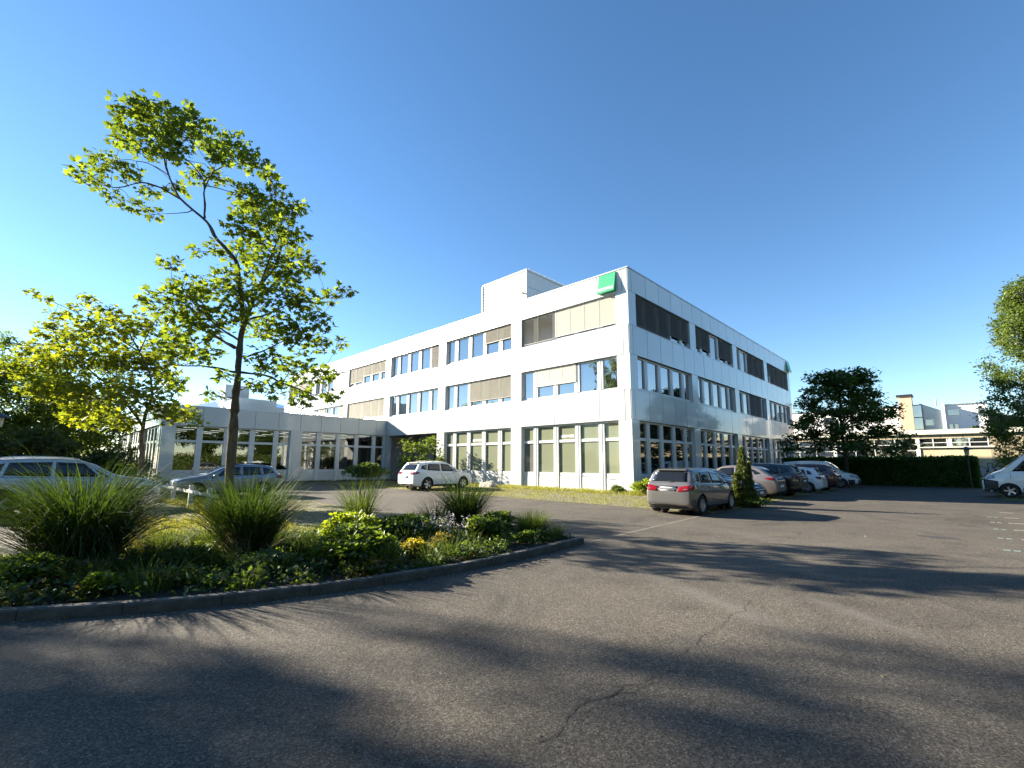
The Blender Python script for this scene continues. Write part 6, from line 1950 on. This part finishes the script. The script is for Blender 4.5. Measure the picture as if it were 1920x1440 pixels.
def leafy_fill():
    rng = np.random.default_rng(159)
    kx = np.array([k[0] for k in KERB]); ky = np.array([k[1] for k in KERB])
    parts = []
    for k in range(150):
        x = rng.uniform(-26.2, -16.6); y0 = np.interp(x, kx, ky); y = y0 + .30 + rng.random() ** 1.3 * 3.2
        if y > -3.2: continue
        n = int(rng.integers(50, 110)); r = rng.uniform(.14, .30); h = rng.uniform(.12, .34)
        d = unit(rng.normal(size=(n, 3))); d[:, 2] = np.abs(d[:, 2])
        p = np.array((x, y, .06)) + d * np.array((r, r, h)) * (.45 + .55 * rng.random((n, 1)))
        parts.append(scatter_leaves(p, rng.uniform(.05, .10), ('oval', 'rhomb', 'spray')[k % 3], rng, .6, d, .1))
    for q, m in enumerate(('leaf_green', 'leaf_dark', 'leaf_bronze')):
        sel = [pp for i, pp in enumerate(parts) if (0 if i % 5 in (0, 2) else 1 if i % 5 in (1, 3) else 2) == q]
        V, F = merge(sel)
        tag(link('bed_leafy_cover', mesh_np('bed_leafy_cover', V, F), M[m]), kind='stuff')
    V0, F0 = [], []
    for k in range(60):
        x = rng.uniform(-26.0, -16.8); y = np.interp(x, kx, ky) + .35 + rng.random() * 3.6
        if y > -2.9: continue
        V, F = blades(int(rng.integers(40, 110)), .16, rng.uniform(.3, .62), .009, rng, (.05, .9), 5, .9)
        V0.append((V + np.array((x, y, .05)), F))
    V, F = merge(V0)
    tag(link('bed_low_grass', mesh_np('bed_low_grass', V, F), M['blade_pale']), kind='stuff')
    # dry litter and fallen leaves on the asphalt along the kerb
    n = 420
    x = rng.uniform(-27, -15.5, n); y = np.interp(x, kx, ky) - np.abs(rng.normal(0, .10, n)) - .01
    p = np.stack([x, y, np.full(n, .006)], 1)
    x2 = rng.uniform(-24, 4, 260); y2 = rng.uniform(-16, -8.2, 260)
    p2 = np.stack([x2, y2, np.full(260, .006)], 1)
    p = np.vstack([p, p2[p2[:, 1] < np.interp(x2, kx, ky) - .05]])
    V, F = scatter_leaves(p, .035, 'rhomb', rng, 2.5, None, 0)
    tag(link('fallen_litter', mesh_np('fallen_litter', V, F), M['blade_dead']), kind='stuff')
leafy_fill()

# weeds in the kerb joint
rng_ = np.random.default_rng(160)
wd = []
rs = resample(KERB, .33)
for p in rs:
    if rng_.random() < .6 and p.x > -25:
        n = rng_.integers(4, 14)
        q = np.stack([p.x + rng_.normal(0, .05, n), p.y - .02 + rng_.normal(0, .015, n), np.full(n, .004)], 1)
        wd.append(scatter_leaves(q, .045, 'rhomb', rng_, .6, None, -.4))
V, F = merge(wd)
tag(link('joint_weeds', mesh_np('joint_weeds', V, F), M['leaf_bronze']), kind='stuff')

lawn('island_grass', [(-23.8, -2.5, -16.0, 14.0)], 330, .05, 171, clump=-.6)
lawn('island_edge_grass', [(-23.6, -3.2, -16.2, -1.6)], 260, .16, 172, clump=-.2, mat='blade_pale', w=.005)
lawn('island_rough_grass', [(-23.4, -2.6, -19.6, 3.0)], 420, .20, 176, clump=-.1, mat='lawn', w=.006)
lawn('rail_grass', [(-20.6, -1.5, -19.6, 13.0)], 420, .28, 177, clump=-.3, mat='lawn', w=.006)
lawn('forecourt_grass', [(-7.9, -7.4, -1.25, 23.5)], 330, .07, 173, clump=-.3)
lawn('verge_grass', [(-2.1, -1.4, -.1, 18.2), (-1.2, -1.9, 4.0, -.2)], 420, .22, 174, clump=-.2, mat='lawn', w=.008)
lawn('verge_grass', [(-1.2, -7.4, 14, -1.0)], 45, .08, 178, clump=0)
lawn('van_park_grass', [(8.6, -24, 24.5, -15.0)], 70, .08, 175, clump=-.2)
lawn('left_grass', [(-34, 14.3, -18.4, 27)], 60, .18, 179, clump=-.2, mat='lawn', w=.01)
lawn('wing_verge_grass', [(-18.3, 25.9, 0, 27.4)], 160, .16, 180, clump=-.3, mat='blade', w=.01)

# ------------------------------------------------------------------ small things
rail = thing('parking_rail', 'low white parking rail on square posts beside the plane tree', 'rail', (-20.25, 0, 0))
for y in (9.7, 6.64, 4.09, 12.9):
    MB().box(-.07, y - .07, -.02, .07, y + .07, .84).build('post', M['rail_white'], rail)
MB().box(-.105, 2.7, .58, -.072, 13.6, .68).build('rail', M['rail_white'], rail)

def lantern(loc, label, h):
    t = thing('park_lantern', label, 'street lamp', loc, 0, 'park lanterns on posts')
    MB().lathe([(.055, -.1), (.055, h - .75), (.09, h - .72), (.09, h - .66)], 12, 'Z', True).build('post', M['black'], t)
    MB().lathe([(.12, h - .66), (.17, h - .22)], 8, 'Z', True).build('lamp_glass', M['lamp_glass'], t)
    MB().lathe([(.40, h - .24), (.40, h - .20), (.24, h - .10), (.06, h - .02), (.03, h)], 14, 'Z', True).build('cap', M['black'], t)
lantern((25.2, -14.1, 0), 'black capped lantern post at the end of the clipped hedge', 3.15)
lantern((-25.75, 19.0, 0), 'black capped lantern post at the left picture edge among the evergreens', 3.95)

bx_ = thing('letterbox_unit', 'low dark metal letterbox unit before the entrance', 'letterbox', (-.6, 22.6, 0))
MB().box(-.2, -.7, .35, .2, .7, 1.35).build('body', M['dark_metal'], bx_)
MB().box(-.215, -.55, .45, -.2, .55, 1.2).build('flap_panel', M['coping'], bx_)
for y in (-.55, .55): MB().box(-.05, y - .05, -.02, .05, y + .05, .35).build('leg', M['dark_metal'], bx_)

bo = thing('boulder', 'flat pale boulder lying in the grass before the sunlit facade', 'boulder', (-2.0, 10.2, 0))
import bmesh
bm = bmesh.new(); bmesh.ops.create_icosphere(bm, subdivisions=3, radius=1)
rr_ = random.Random(5)
for v in bm.verts:
    n = 1 + .16 * math.sin(v.co.x * 3.1 + 1) * math.cos(v.co.y * 2.7) + .10 * math.sin(v.co.z * 5 + v.co.x * 4)
    v.co = Vector((v.co.x * .55 * n, v.co.y * .85 * n, max(-.1, v.co.z) * .42 * n))
me = bpy.data.meshes.new('boulder'); bm.to_mesh(me); bm.free()
link('stone', me, M['stone'], bo)
